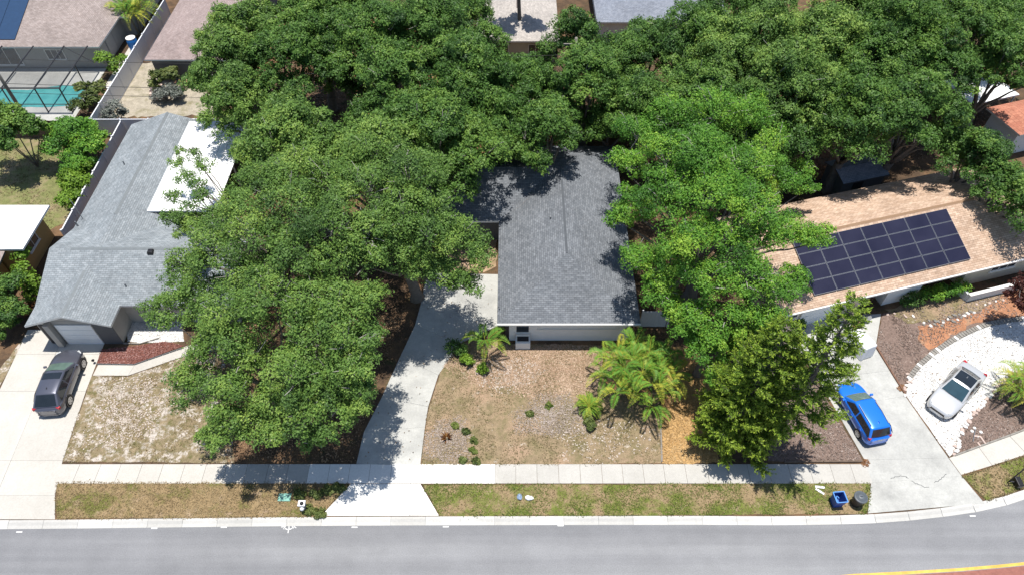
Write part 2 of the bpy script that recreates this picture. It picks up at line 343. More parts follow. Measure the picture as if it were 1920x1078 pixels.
def thing(name, label, cat, loc=(0, 0, 0), rz=0.0, group=None):
    o = bpy.data.objects.new(name, None); COL.objects.link(o); o.location = loc; o.rotation_euler = (0, 0, rz); o.empty_display_size = 0.3
    o['label'] = label; o['category'] = cat
    if group: o['group'] = group
    return o
def tag(o, label, cat, group=None, kind=None):
    o['label'] = label
    if cat: o['category'] = cat
    if group: o['group'] = group
    if kind: o['kind'] = kind
    return o
def struct(o, label=None):
    o['kind'] = 'structure'
    if label: o['label'] = label
    return o
def stuff(o, label=None, cat=None):
    o['kind'] = 'stuff'
    if label: o['label'] = label
    if cat: o['category'] = cat
    return o

def leaf_mesh(name, p, nrm, tan, ln, wd, tint, mat, tri=False):
    """many leaf-sized faces as one mesh; numpy arrays in, one rhombus (or triangle) per leaf"""
    n = len(p); k = 3 if tri else 4
    nrm = nrm/np.linalg.norm(nrm, axis=1, keepdims=True)
    tan = tan-nrm*np.sum(tan*nrm, axis=1, keepdims=True); tan /= np.linalg.norm(tan, axis=1, keepdims=True)+1e-9
    side = np.cross(nrm, tan); L = (ln/2)[:, None]; W = (wd/2)[:, None]
    v = np.empty((n, k, 3), np.float32)
    if tri: v[:, 0] = p-tan*L+side*W*0.9; v[:, 1] = p-tan*L*0.8-side*W; v[:, 2] = p+tan*L
    else: v[:, 0] = p-tan*L; v[:, 1] = p+side*W-tan*L*0.1; v[:, 2] = p+tan*L; v[:, 3] = p-side*W-tan*L*0.1
    me = bpy.data.meshes.new(name); me.vertices.add(n*k); me.vertices.foreach_set('co', v.reshape(-1))
    me.loops.add(n*k); me.loops.foreach_set('vertex_index', np.arange(n*k, dtype=np.int32))
    me.polygons.add(n); me.polygons.foreach_set('loop_start', np.arange(0, n*k, k, dtype=np.int32))
    at = me.attributes.new('tint', 'FLOAT', 'FACE'); at.data.foreach_set('value', np.clip(tint, 0, 1).astype(np.float32))
    me.materials.append(M[mat]); me.update(calc_edges=True)
    return me

# ------------------------------------------------------------------ the setting
def jitter_edge(pts, step=0.35, amp=0.05, rng=random):
    out = []
    for i in range(len(pts)):
        a = Vector(pts[i]); b = Vector(pts[(i+1) % len(pts)]); n = max(1, int((b-a).length/step))
        for k in range(n):
            q = a.lerp(b, k/n); j = amp if k else amp*0.3
            out.append((q.x+rng.uniform(-j, j), q.y+rng.uniform(-j, j)))
    return out
def sheet(name, pts, z, mat, label=None, amp=0.0):
    if amp: pts = jitter_edge(pts, 0.35, amp)
    return struct(MB().sheet(pts, z).build(name, mat), label)

# kerb line (back of kerb), west to east
KERB = [(-75, 15.95), (-45, 16.0), (-29.5, 16.06), (-12, 16.25), (0, 16.3), (10, 16.32), (16, 16.3), (21, 16.42), (24, 16.68), (27.2, 17.1), (30.4, 17.9), (34, 19.3), (39, 22.2), (45, 27.2), (55, 38)]
def catmull(line, n=8):
    pts = [Vector(p) for p in line]; out = []
    for i in range(len(pts)-1):
        p0 = pts[max(i-1, 0)]; p1 = pts[i]; p2 = pts[i+1]; p3 = pts[min(i+2, len(pts)-1)]
        for k in range(n):
            t = k/n; q = 0.5*((2*p1)+(p2-p0)*t+(2*p0-5*p1+4*p2-p3)*t*t+(3*p1-p0-3*p2+p3)*t**3); out.append((q.x, q.y))
    return out+[line[-1]]
KERB = catmull(KERB)
def offset_line(line, d):
    out = []
    for i, p in enumerate(line):
        a = Vector(line[max(i-1, 0)]); b = Vector(line[min(i+1, len(line)-1)]); t = (b-a).normalized()
        out.append((p[0]+t.y*d, p[1]-t.x*d))
    return out
def resample(line, step):
    pts = [Vector(p) for p in line]; out = [pts[0].copy()]; carry = 0.0
    for a, b in zip(pts, pts[1:]):
        L = (b-a).length; s = step-carry
        while s <= L: out.append(a.lerp(b, s/L)); s += step
        carry = (carry+L) % step
    return [(p.x, p.y) for p in out]
ground_pts = [(-160, 16.0)]+offset_line(KERB, 0.05)+[(160, 120), (160, 260), (-160, 260)]
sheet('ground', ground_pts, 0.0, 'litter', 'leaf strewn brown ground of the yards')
sheet('road', [(-160, -80), (160, -80), (160, 130)]+offset_line(KERB, -0.2)[::-1]+[(-160, 16.2)], -0.12, 'asphalt', 'grey asphalt street along the lots')
kerb = struct(bpy.data.objects.new('kerb', None), 'pale concrete kerb and gutter along the street'); COL.objects.link(kerb)
KR = resample([p for p in resample(KERB, 0.5)], 2.0)
for a, b in zip(KR, KR[1:]):
    ca, cb = Vector(a), Vector(b); t = (cb-ca).normalized(); ca += t*0.006; cb -= t*0.006; nrm = Vector((t.y, -t.x)); r = random.uniform(-.008, .008)
    mb = MB(); prof = [(0.0, -0.14), (0.0, 0.012+r), (0.14, 0.006+r), (0.3, -0.075), (0.48, -0.108), (0.48, -0.14)]
    vs = [(q.x+nrm.x*d, q.y+nrm.y*d, z) for q in (ca, cb) for d, z in prof]; n = len(prof)
    mb.add(vs, [(i, i+1, n+i+1, n+i) for i in range(n-1)]+[tuple(range(n))[::-1], tuple(range(n, 2*n))])
    mb.build('kerb_segment', 'concrete_kerb', kerb)
# street paint
ymid = offset_line([(x, y) for x, y in KERB], 3.75)
def strip(line, w, z, name, mat, label):
    a = offset_line(line, -w/2); b = offset_line(line, w/2); mb = MB(); n = len(line)
    mb.add([(x, y, z) for x, y in a]+[(x, y, z) for x, y in b], [(i+n, i+1+n, i+1, i) for i in range(n-1)])
    return struct(mb.build(name, mat), label)
YL = [P2(a, b, -.12) for a, b in ((1480, 1090), (1600, 1078), (1700, 1073), (1800, 1067), (1870, 1061), (1920, 1056), (2000, 1044), (2120, 1018))]
strip(YL, 0.16, -0.115, 'yellow_line', 'paint_yellow', 'yellow painted line beside the brick median')
med = offset_line(YL, 0.12)+[(40, 6), (30, 4), (14, 8)]
sheet('brick_median', med, -0.111, 'median_brick', 'reddish paved median at the street corner')

def slabs(parent, quads, mat, z=0.02, gap=0.012, label=None):
    for q in quads:
        q = [Vector(p) for p in q]; c = sum(q, Vector((0, 0)))/len(q); pts = []
        for p in q: d = (c-p); pts.append(tuple(p+d.normalized()*gap))
        MB().prism(pts, -0.06, z+random.uniform(-.004, .004)).build('slab', mat, parent)
def structure_empty(name, label):
    o = bpy.data.objects.new(name, None); COL.objects.link(o); return struct(o, label)
# main sidewalk
sw = structure_empty('sidewalk', 'pale concrete sidewalk of square slabs along the verge')
y0, y1 = P(960, 906).y, P(960, 869.5).y
x = P(104, 886).x; xe = P(1629, 886).x; xa, xb = P(658, 890).x, P(786, 890).x; xw = P(898, 890).x
edges = [x]
while edges[-1] < xe-0.9: edges.append(edges[-1]+1.27+random.uniform(-.05, .05))
edges[-1] = xe
for a, b in zip(edges, edges[1:]):
    m = 'concrete_new' if (b > xa-1.4 and a < xw-0.2) else ('concrete_light' if b < xa-6 else 'concrete_old')
    slabs(sw, [[(a, y0), (b, y0), (b, y1), (a, y1)]], m)
sw2 = structure_empty('corner_sidewalk', 'pale concrete sidewalk curving past the white gravel corner')
UP = poly([(1779, 858), (1835, 838), (1893, 817), (1950, 795), (2010, 768), (2080, 730)]); LO = poly([(1802, 890), (1860, 872), (1925, 851), (1985, 828), (2050, 800), (2120, 764)])
for i in range(5): slabs(sw2, [[LO[i], LO[i+1], UP[i+1], UP[i]]], 'concrete_light')
# centre driveway and apron
dr = structure_empty('centre_driveway', 'curving pale concrete driveway leading to the dark grey roofed house')
rows = [((668, 869), (788, 873)), ((682, 810), (797, 800)), ((716, 744), (803, 762)), ((750, 669), (822, 703)), ((778, 610), (862, 644)), ((790, 566), (931, 606))]
rows = [[P2(*a), P2(*b)] for a, b in rows]
rows[5][1] = (-0.62, rows[5][1][1])
for (a, b), (c, d) in zip(rows, rows[1:]): slabs(dr, [[a, b, d, c]], 'concrete_drive', gap=0.008)
e = P2(700, 560); f = P2(712, 512); g = P2(800, 512)
slabs(dr, [[rows[5][0], rows[5][1], (-0.62, P(931, 515).y), g]], 'concrete_drive', gap=0.008)
ap = structure_empty('driveway_apron', 'bright new concrete apron between sidewalk and kerb')
ay0 = 16.33; ay1 = y0-0.02
slabs(ap, [[(P(602, 967).x, ay0), (P(768, 967).x, ay0), (P(771, 910).x, ay1), (P(657, 910).x, ay1)], [(P(768, 967).x, ay0), (P(823, 967).x, ay0), (P(788, 910).x, ay1), (P(771, 910).x, ay1)]], 'concrete_new', 0.016)
# west driveway (two slab columns), its walk
wd = structure_empty('west_driveway', 'wide pale concrete driveway under the graphite car')
ys = [618, 664, 733, 863, 928, 973]
def lx(y): return 53-0.47*(y-617)
def mx(y): return 63-0.418*(y-762)
def rx(y): return 192-0.40*(y-655) if y < 700 else (172-0.335*(y-703) if y < 865 else 104)
for a, b in zip(ys, ys[1:]):
    fix = lambda x, y: (P2(x, y)[0], max(P2(x, y)[1], 16.1))
    slabs(wd, [[fix(lx(b), b), fix(mx(b), b), fix(mx(a), a), fix(lx(a), a)], [fix(mx(b), b), fix(rx(b)-0.6, b), fix(rx(a)-0.6, a), fix(mx(a), a)]], 'concrete_light', gap=0.008)
    slabs(wd, [[fix(lx(b)-150, b), fix(lx(b), b), fix(lx(a), a), fix(lx(a)-110, a)]] if a > 800 else [], 'concrete_light', gap=0.008)
ww = structure_empty('entry_walk', 'angled concrete walk beside the red mulch bed')
slabs(ww, [poly([(174, 704), (240, 704), (253, 684), (184, 684)]), poly([(240, 704), (344, 668), (352, 648), (253, 684)]), poly([(344, 668), (430, 650), (430, 630), (352, 648)])], 'concrete_light', 0.024, 0.006)
# east driveway
ed = structure_empty('east_driveway', 'long pale concrete driveway under the blue hatchback')
EL = [(1440, 640), (1500, 660), (1533, 710), (1565, 765), (1621, 862), (1633, 905), (1627, 962)]
ER = [(1600, 616), (1640, 650), (1668, 695), (1697, 742), (1778, 858), (1803, 892), (1846, 943)]
EL = poly(EL); ER = poly(ER)
for i in range(6): slabs(ed, [[EL[i+1], ER[i+1], ER[i], EL[i]]], 'concrete_drive', gap=0.006)
slabs(ed, [poly([(1603, 615), (1642, 648), (1652, 588), (1600, 592)])], 'concrete_drive', gap=0.006)
slabs(ed, [poly([(1440, 640), (1603, 615), (1600, 594), (1450, 612)])], 'concrete_drive', gap=0.006)
# cracks across the east driveway, as thin dark tar-filled seams
for pts in ([(1670, 897), (1682, 892), (1698, 893), (1702, 896)], [(1709, 901), (1722, 908), (1742, 914)], [(1752, 904), (1766, 897), (1775, 888)]):
    mb = MB(); q0 = [P(a, b, 0.026) for a, b in pts]; q = [q0[0]]
    for a, b in zip(q0, q0[1:]): q += [a.lerp(b, k/5)+Vector((random.uniform(-.05, .05), random.uniform(-.05, .05), 0)) for k in range(1, 6)]
    for a, b in zip(q, q[1:]):
        t = (b-a).normalized(); s = Vector((-t.y, t.x, 0))*0.014; mb.add([a-s, b-s, b+s, a+s], [(0, 1, 2, 3)])
    o = mb.build('crack', 'wall_slate', ed)

# yards
LAWNS = {}
def lawn(name, px, mat, z, label, amp=0.08):
    pts = jitter_edge(poly(px), 0.4, amp); LAWNS[name] = pts
    return struct(MB().sheet(pts, z).build(name, mat), label)
lawn('west_lawn', [(118, 865), (172, 705), (240, 706), (345, 669), (420, 665), (430, 760), (440, 867)], 'sandy_lawn', 0.008, 'patchy sandy lawn beside the graphite car', 0.04)
lawn('centre_lawn', [(790, 871), (799, 800), (805, 762), (824, 702), (840, 668), (864, 645), (900, 634), (960, 644), (1230, 648), (1236, 700), (1240, 868)], 'dry_lawn', 0.008, 'dry tan lawn in front of the dark grey roofed house', 0.04)
lawn('pine_straw_strip', [(1241, 868), (1238, 700), (1236, 650), (1300, 650), (1330, 700), (1350, 868)], 'pine_straw', 0.010, 'strip of orange pine straw beside the lawn', 0.08)
lawn('verge', [(106, 903.5), (655, 907), (601, 967.5), (107, 972)], 'verge_dry', 0.006, 'dry grass verge between the west driveway and the apron', 0.04)
lawn('green_verge', [(793, 908), (1300, 907), (1630, 904), (1634, 925), (1625, 962), (1300, 965), (825, 967)], 'verge_green', 0.006, 'greener grass verge with litter and the two bins', 0.04)
lawn('corner_verge', [(1804, 893), (1862, 874), (1926, 853), (1988, 829), (2060, 800), (2080, 840), (1990, 887), (1920, 914), (1850, 938)], 'verge_green', 0.006, 'grass verge at the street corner under the post', 0.05)
lawn('red_mulch_bed', [(189, 655), (240, 650), (310, 640), (345, 648), (253, 682), (182, 682)], 'mulch_red', 0.02, 'dark red mulch bed beside the entry walk', 0.03)
lawn('white_pebble_bed', [(236, 590), (250, 576), (340, 576), (345, 640), (262, 643), (240, 640)], 'white_gravel', 0.012, 'white pebble bed by the garage side wall', 0.03)
lawn('brown_mulch_triangle', [(1480, 864), (1440, 864), (1440, 700), (1520, 690), (1552, 752), (1618, 864)], 'mulch_brown', 0.010, 'brown mulch triangle between pines and east driveway', 0.04)
lawn('brown_mulch_bed', [(1655, 588), (1643, 648), (1697, 738), (1702, 710), (1722, 682), (1745, 662), (1800, 628), (1850, 607), (1930, 590), (1990, 590), (1990, 520), (1900, 540), (1700, 575)], 'mulch_brown', 0.010, 'brown mulch bed below the tan roofed house', 0.04)
lawn('orange_soil', [(1722, 612), (1780, 598), (1840, 583), (1890, 545), (1970, 520), (1970, 580), (1910, 592), (1850, 601), (1800, 620), (1770, 640), (1740, 655), (1722, 640)], 'orange_soil', 0.016, 'orange bare soil across the mulch bed', 0.15)
lawn('leafy_bed', [(1660, 580), (1750, 560), (1860, 540), (1890, 548), (1840, 580), (1760, 600), (1700, 606)], 'dry_lawn', 0.020, 'dry leafy ground in front of the hedge', 0.12)
lawn('white_gravel', [(1699, 742), (1703, 712), (1724, 684), (1748, 664), (1800, 630), (1852, 609), (1930, 597), (2000, 600), (2010, 680), (1930, 690), (1890, 700), (1845, 750), (1805, 800), (1786, 850), (1780, 856)], 'white_gravel', 0.014, 'bright white gravel under the silver sedan', 0.03)
lawn('corner_mulch_bed', [(1787, 854), (1806, 802), (1846, 752), (1891, 702), (1950, 690), (2040, 700), (2040, 752), (1950, 793), (1893, 815), (1835, 836)], 'mulch_brown', 0.018, 'brown mulch bed in the street corner', 0.02)
lawn('left_edge_sand', [(-60, 700), (0, 690), (40, 640), (52, 620), (12, 702), (-40, 800)], 'sandy_lawn', 0.008, 'sandy strip left of the west driveway')
lawn('backyard_lawn', [(-60, 420), (-60, 260), (95, 260), (160, 300), (150, 360), (120, 420), (60, 440)], 'backyard_grass', 0.008, 'rough green backyard lawn behind the white flat roof', 0.2)
lawn('sand_yard', [(175, 222), (232, 165), (262, 118), (300, 118), (380, 160), (420, 215)], 'sand_path', 0.008, 'sandy yard behind the white vinyl fence', 0.2)
lawn('north_lawn', [(930, 500), (905, 512), (840, 512), (840, 416), (930, 416)], 'bare_lawn', 0.006, 'dry nook beside the entry of the centre house', 0.1)
lawn('leaf_patch', [(1480, 300), (1520, 255), (1570, 250), (1600, 300), (1560, 340), (1500, 330)], 'orange_soil', 0.006, 'orange leaf litter clearing behind the right oak', 0.5)

def in_poly(pts, xs, ys):
    inside = np.zeros(len(xs), bool); n = len(pts); j = n-1
    for i in range(n):
        xi, yi = pts[i]; xj, yj = pts[j]
        c = ((yi > ys) != (yj > ys)) & (xs < (xj-xi)*(ys-yi)/((yj-yi)+1e-12)+xi); inside ^= c; j = i
    return inside
def scatter(pts, n):
    a = np.array(pts); lo = a.min(0); hi = a.max(0); out = np.empty((0, 2)); tot = 0
    while len(out) < n:
        q = RNG.uniform(lo, hi, (n*2, 2)); q = q[in_poly(pts, q[:, 0], q[:, 1])]; out = np.vstack([out, q]); tot += 1
        if tot > 40: break
    return out[:n]
def poly_area(pts):
    return abs(sum(pts[i][0]*pts[(i+1) % len(pts)][1]-pts[(i+1) % len(pts)][0]*pts[i][1] for i in range(len(pts))))/2
def clumpy(q, s, seed):
    """cheap smooth 2-D noise for patchiness"""
    r = np.random.default_rng(seed); v = np.zeros(len(q))
    for k in range(6):
        a = r.uniform(0, 6.28); f = s*r.uniform(0.6, 2.2); v += np.sin((q[:, 0]*math.cos(a)+q[:, 1]*math.sin(a))*f+r.uniform(0, 6.28))
    return v/6
def bits(name, key, dens, ln, wd, mat, label, cat, flat=0.75, z=0.03, patch=0.0, seed=1, pts=None, edge=0):
    pts = pts or LAWNS[key]; n = int(poly_area(pts)*dens); q = scatter(pts, n)
    if edge:
        e = []
        for i in range(len(pts)):
            a = np.array(pts[i]); b = np.array(pts[(i+1) % len(pts)]); L = np.linalg.norm(b-a); k = int(L*edge)
            if k: e.append(a+(b-a)*RNG.random((k, 1))+RNG.normal(0, 0.05, (k, 2)))
        q = np.vstack([q]+e)
    if patch:
        c = clumpy(q, 1.7, seed)+RNG.normal(0, 0.12, len(q)); q = q[c > patch-1]
    n = len(q); c = clumpy(q, 1.1, seed+5)
    p = np.column_stack([q, z+RNG.random(n)*0.03]); nr = np.column_stack([RNG.normal(0, 1-flat, (n, 2)), np.full(n, 0.6)])
    me = leaf_mesh(name, p, nr, RNG.normal(0, 1, (n, 3)), ln*RNG.uniform(0.6, 1.4, n), wd*RNG.uniform(0.6, 1.4, n), 0.46+0.32*c+RNG.normal(0, 0.16, n), mat)
    return stuff(link(name, me), label, cat)
bits('lawn_grass', 'west_lawn', 100, 0.12, 0.035, 'grass_dry', 'dry grass tufts on the sandy west lawn', 'grass', 0.4, patch=1.0, seed=3, edge=18)
bits('lawn_grass', 'centre_lawn', 110, 0.12, 0.032, 'grass_mixed', 'thin dry grass across the centre lawn', 'grass', 0.4, patch=0.95, seed=4, edge=20)
bits('verge_grass', 'verge', 170, 0.12, 0.035, 'grass_dry', 'dry grass on the verge left of the apron', 'grass', 0.4, edge=26, seed=8)
bits('verge_grass', 'green_verge', 180, 0.13, 0.038, 'grass_green', 'green grass on the verge right of the apron', 'grass', 0.4, patch=0.97, edge=26, seed=9)
bits('verge_grass', 'green_verge', 80, 0.12, 0.035, 'grass_dry', 'dry grass among the green verge right of the apron', 'grass', 0.4, seed=10)
bits('corner_grass', 'corner_verge', 110, 0.16, 0.05, 'grass_mixed', 'grass on the corner verge', 'grass', 0.4, edge=26, seed=11)
bits('yard_grass', 'backyard_lawn', 40, 0.18, 0.05, 'grass_mixed', 'rough grass of the back yard at left', 'grass', 0.4, patch=0.9, seed=12)
bits('mulch_chips', 'brown_mulch_triangle', 110, 0.12, 0.055, 'chips_brown', 'brown wood chips in the mulch triangle', 'mulch')
bits('mulch_chips', 'brown_mulch_bed', 100, 0.12, 0.055, 'chips_brown', 'brown wood chips of the bed below the tan house', 'mulch', patch=0.85)
bits('mulch_chips', 'corner_mulch_bed', 110, 0.12, 0.055, 'chips_brown', 'brown wood chips in the street corner bed', 'mulch')
bits('mulch_chips', 'red_mulch_bed', 150, 0.13, 0.06, 'chips_red', 'red wood chips beside the entry walk', 'mulch')
bits('pebbles', 'white_gravel', 60, 0.09, 0.07, 'chips_white', 'white stones of the gravel yard under the sedan', 'gravel')
bits('pebbles', 'white_pebble_bed', 80, 0.10, 0.07, 'chips_white', 'white stones beside the garage wall', 'gravel')
bits('pine_needles', 'pine_straw_strip', 160, 0.2, 0.03, 'straw', 'orange pine needles of the straw strip', 'pine straw')
bits('fallen_leaves', None, 70, 0.14, 0.07, 'litter_leaves', 'fallen leaves under the front oak', 'leaf litter', pts=poly([(425, 866), (400, 700), (440, 600), (690, 560), (765, 575), (735, 650), (700, 745), (680, 800), (666, 866)]), seed=14)
bits('fallen_leaves', None, 22, 0.16, 0.08, 'litter_leaves', 'fallen leaves under the trees behind the houses', 'leaf litter', pts=poly([(430, 225), (900, 300), (1180, 265), (1300, 300), (1460, 350), (1560, 345), (1700, 300), (1900, 300), (1850, 30), (500, 30)]), seed=15)
bits('fallen_leaves', None, 30, 0.15, 0.07, 'litter_leaves', 'fallen leaves under the right oak between the houses', 'leaf litter', pts=poly([(1215, 640), (1215, 430), (1440, 430), (1440, 700), (1360, 760), (1330, 700), (1300, 650)]), seed=16)

for k, (a, b, rx_, ry_, lab) in enumerate([(1690, 727, 9, 7, 'orange leaf pile where timber edging meets the white gravel'), (1622, 868, 8, 8, 'orange leaf pile at the lower corner of the mulch triangle'), (1607, 612, 10, 12, 'orange pine straw heap beside the tan house walk')]):
    pts = poly([(a+rx_*math.cos(t*0.785), b+ry_*math.sin(t*0.785)) for t in range(8)])
    bits('leaf_pile', None, 420, 0.13, 0.05, 'leaf_dead', lab, 'leaf pile', z=0.04, pts=pts, seed=30+k)

def soft_bits(name, px, py, rx_, ry_, n, ln, wd, mat, label, cat, z=0.03, seed=1, key='centre_lawn', shift=0.0):
    """a patch of chips that thins out towards its rim"""
    c = P(px, py); sx = (P(px+rx_, py)-c).length; sy = (P(px, py-ry_)-c).length; rg = np.random.default_rng(seed)
    a = rg.uniform(0, 6.283, n); rad = rg.random(n)**0.55*(1+0.16*np.sin(3*a+seed)+0.1*np.sin(7*a))+rg.normal(0, .10, n)
    q = np.column_stack([c.x+sx*rad*np.cos(a), c.y+sy*rad*np.sin(a)]); q = q[in_poly(LAWNS[key], q[:, 0], q[:, 1])]; n = len(q)
    p = np.column_stack([q, z+rg.random(n)*0.02]); nr = np.column_stack([rg.normal(0, .25, (n, 2)), np.full(n, .6)])
    me = leaf_mesh(name, p, nr, rg.normal(0, 1, (n, 3)), ln*rg.uniform(.6, 1.4, n), wd*rg.uniform(.6, 1.4, n), 0.45+shift+0.25*clumpy(q, 1.5, seed)+rg.normal(0, .2, n), mat)
    return stuff(link(name, me), label, cat)
soft_bits('mulch_chips', 1036, 780, 68, 38, 3400, 0.10, 0.05, 'chips_grey', 'round greyish bark patch in the middle of the dry lawn', 'mulch', seed=41)
soft_bits('mulch_chips', 838, 828, 46, 42, 2400, 0.10, 0.05, 'chips_grey', 'greyish bark corner around the bromeliad', 'mulch', seed=42)
soft_bits('bare_sand', 1010, 690, 150, 46, 12000, 0.13, 0.08, 'bare_bits', 'bare peach coloured sand across the upper lawn', 'sand', z=0.014, seed=43)
soft_bits('bare_sand', 950, 700, 64, 30, 700, 0.14, 0.09, 'sand_bits', 'pale sandy spots left of the lawn centre', 'sand', z=0.02, seed=44)
soft_bits('bare_sand', 1130, 820, 95, 40, 380, 0.12, 0.08, 'sand_bits', 'pale sandy spots at the lower right of the lawn', 'sand', z=0.02, seed=45)
soft_bits('bare_sand', 240, 770, 66, 62, 1500, 0.13, 0.08, 'sand_bits', 'pale sand streak in the west lawn', 'sand', z=0.02, seed=46, key='west_lawn')
bits('dry_leaves', 'white_gravel', 4, 0.11, 0.06, 'litter_leaves', 'scattered dead leaves on the white gravel', 'leaf litter', z=0.05, seed=47)
bits('dry_leaves', None, 1.2, 0.11, 0.06, 'litter_leaves', 'scattered dead leaves on the driveways', 'leaf litter', z=0.05, seed=48, pts=poly([(668, 869), (788, 873), (797, 800), (822, 703), (862, 644), (931, 606), (931, 516), (800, 520), (750, 669)]))

# ------------------------------------------------------------------ buildings
def hip(x0, x1, y0, y1, z, pitch, axis='x', e0='h', e1='h'):
    if axis == 'x':
        h = (y1-y0)/2; m = (y0+y1)/2; zr = z+h*pitch
        a = (x0+h if e0 == 'h' else x0, m, zr); b = (x1-h if e1 == 'h' else x1, m, zr)
        vs = [(x0, y0, z), (x1, y0, z), (x1, y1, z), (x0, y1, z), a, b]; fs = [(0, 1, 5, 4), (2, 3, 4, 5)]
        if e0 == 'h': fs.append((3, 0, 4))
        if e1 == 'h': fs.append((1, 2, 5))
    else:
        h = (x1-x0)/2; m = (x0+x1)/2; zr = z+h*pitch
        a = (m, y0+h if e0 == 'h' else y0, zr); b = (m, y1-h if e1 == 'h' else y1, zr)
        vs = [(x0, y0, z), (x1, y0, z), (x1, y1, z), (x0, y1, z), a, b]; fs = [(3, 0, 4, 5), (1, 2, 5, 4)]
        if e0 == 'h': fs.append((0, 1, 4))
        if e1 == 'h': fs.append((2, 3, 5))
    return vs, fs, Vector(a), Vector(b)
def roof(parent, hp, mat, trim='trim_white', thick=0.15, name='roof'):
    vs, fs, a, b = hp; mb = MB(); mb.add(vs, fs, 0); n = len(vs)
    mb.v += [(v[0], v[1], v[2]-thick) for v in vs]
    cnt = {}
    for f in fs:
        for i in range(len(f)):
            e = (f[i], f[(i+1) % len(f)]); cnt[frozenset(e)] = cnt.get(frozenset(e), [])+[e]
    for k, l in cnt.items():
        if len(l) == 1: i, j = l[0]; mb.f.append((j, i, i+n, j+n)); mb.m.append(1)
    for f in fs: mb.f.append(tuple(i+n for i in f[::-1])); mb.m.append(1)
    return mb.build(name, [mat, trim], parent, uv=True)
def ridge_strip(parent, a, b, mat, w=0.24, h=0.05, name='ridge_vent'):
    a, b = Vector(a), Vector(b); d = (b-a).normalized(); s = d.cross(Vector((0, 0, 1))).normalized()*w/2
    up = Vector((0, 0, h)); dn = Vector((0, 0, -w*0.16))
    vs = [a+s+dn, a+up, a-s+dn, b+s+dn, b+up, b-s+dn]
    return MB().add(vs, [(0, 1, 4, 3), (1, 2, 5, 4), (0, 2, 1), (3, 4, 5), (0, 3, 5, 2)]).build(name, mat, parent)
def box_part(parent, name, mat, x0, x1, y0, y1, z0, z1, bevel=0):
    return MB().box(((x0+x1)/2, (y0+y1)/2, (z0+z1)/2), (x1-x0, y1-y0, z1-z0)).build(name, mat, parent, bevel=bevel)
def window(parent, x, y, z, w, h, face='s', frame='trim_white', pane='window_glass', name='window', bars=1):
    """face: s = towards -y, e = +x, w = -x"""
    mb = MB(); gl = MB(); t = 0.07
    def bx(m, u0, u1, v0, v1, d0, d1):
        if face == 's': m.box((x+(u0+u1)/2, y-(d0+d1)/2, z+(v0+v1)/2), (u1-u0, d1-d0, v1-v0))
        else:
            sg = 1 if face == 'e' else -1; m.box((x+sg*(d0+d1)/2, y+(u0+u1)/2, z+(v0+v1)/2), (d1-d0, u1-u0, v1-v0))
    for u0, u1, v0, v1 in ((-w/2, w/2, h/2-t, h/2), (-w/2, w/2, -h/2, -h/2+t), (-w/2, -w/2+t, -h/2+t, h/2-t), (w/2-t, w/2, -h/2+t, h/2-t)): bx(mb, u0, u1, v0, v1, 0.003, 0.06)
    for k in range(bars):
        u = -w/2+w*(k+1)/(bars+1); bx(mb, u-0.02, u+0.02, -h/2+t, h/2-t, 0.003, 0.05)
    bx(mb, -w/2-0.05, w/2+0.05, -h/2-0.06, -h/2-0.002, 0.003, 0.12)
    bx(gl, -w/2+t, w/2-t, -h/2+t, h/2-t, 0.004, 0.022)
    o = mb.build(name, frame, parent); gl.build('pane', pane, o); return o
def sectional_door(parent, x0, x1, y, h, mat='door_white', rows=4):
    d = MB().box(((x0+x1)/2, y, h/2), (x1-x0, 0.05, h)).build('garage_door', 'trim_white', parent)
    for k in range(rows):
        z0 = h*k/rows; MB().box(((x0+x1)/2, y-0.035, z0+h/rows/2), (x1-x0-0.03, 0.03, h/rows-0.03)).build('panel', mat, d)
    return d
def vent(parent, x, y, z, kind='pipe'):
    if kind == 'pipe': return MB().lathe([(0.10, -0.3), (0.055, 0.02), (0.05, 0.28), (0.04, 0.29)], (x, y, z), 10).build('vent_pipe', 'metal_grey', parent)
    return MB().box((x, y, z), (0.42, 0.42, 0.24), taper=0.8).build('roof_vent', 'car_black', parent, bevel=0.03)

# --- centre house: slate grey T roof
EZ = 2.6
ch = thing('house', 'centre house with dark slate grey hipped shingle roof', 'house', (3.76, 37.0, 0))
def L(x, y): return x-3.76, y-37.0
cx0, cx1 = -0.98-3.76, 8.5-3.76; cy0, cy1 = 28.3-37, 46.6-37
PIT = 0.345
hpm = hip(cx0, cx1, cy0, cy1, EZ, PIT, 'y', 'h', 'h')
r = roof(ch, hpm, 'shingle_slate')
hpw = hip(-6.6-3.76, 0.2, 37.8-37, 46.58-37, EZ+0.012, PIT-0.004, 'x', 'h', 'g')
r2 = roof(ch, hpw, 'shingle_slate')
ridge_strip(r, hpm[2]+Vector((0, 0, 0.01)), Vector((0, 3.6, hpm[2].z+0.01)), 'ridge_dark', 0.17, 0.04)
ridge_strip(r2, hpw[2]+Vector((3.2, 0, 0.0)), Vector((-1.8, hpw[2].y, hpw[2].z)), 'ridge_dark')
vp = P(1032, 411, 3.9); vent(r, vp.x-3.76, vp.y-37, 3.85)
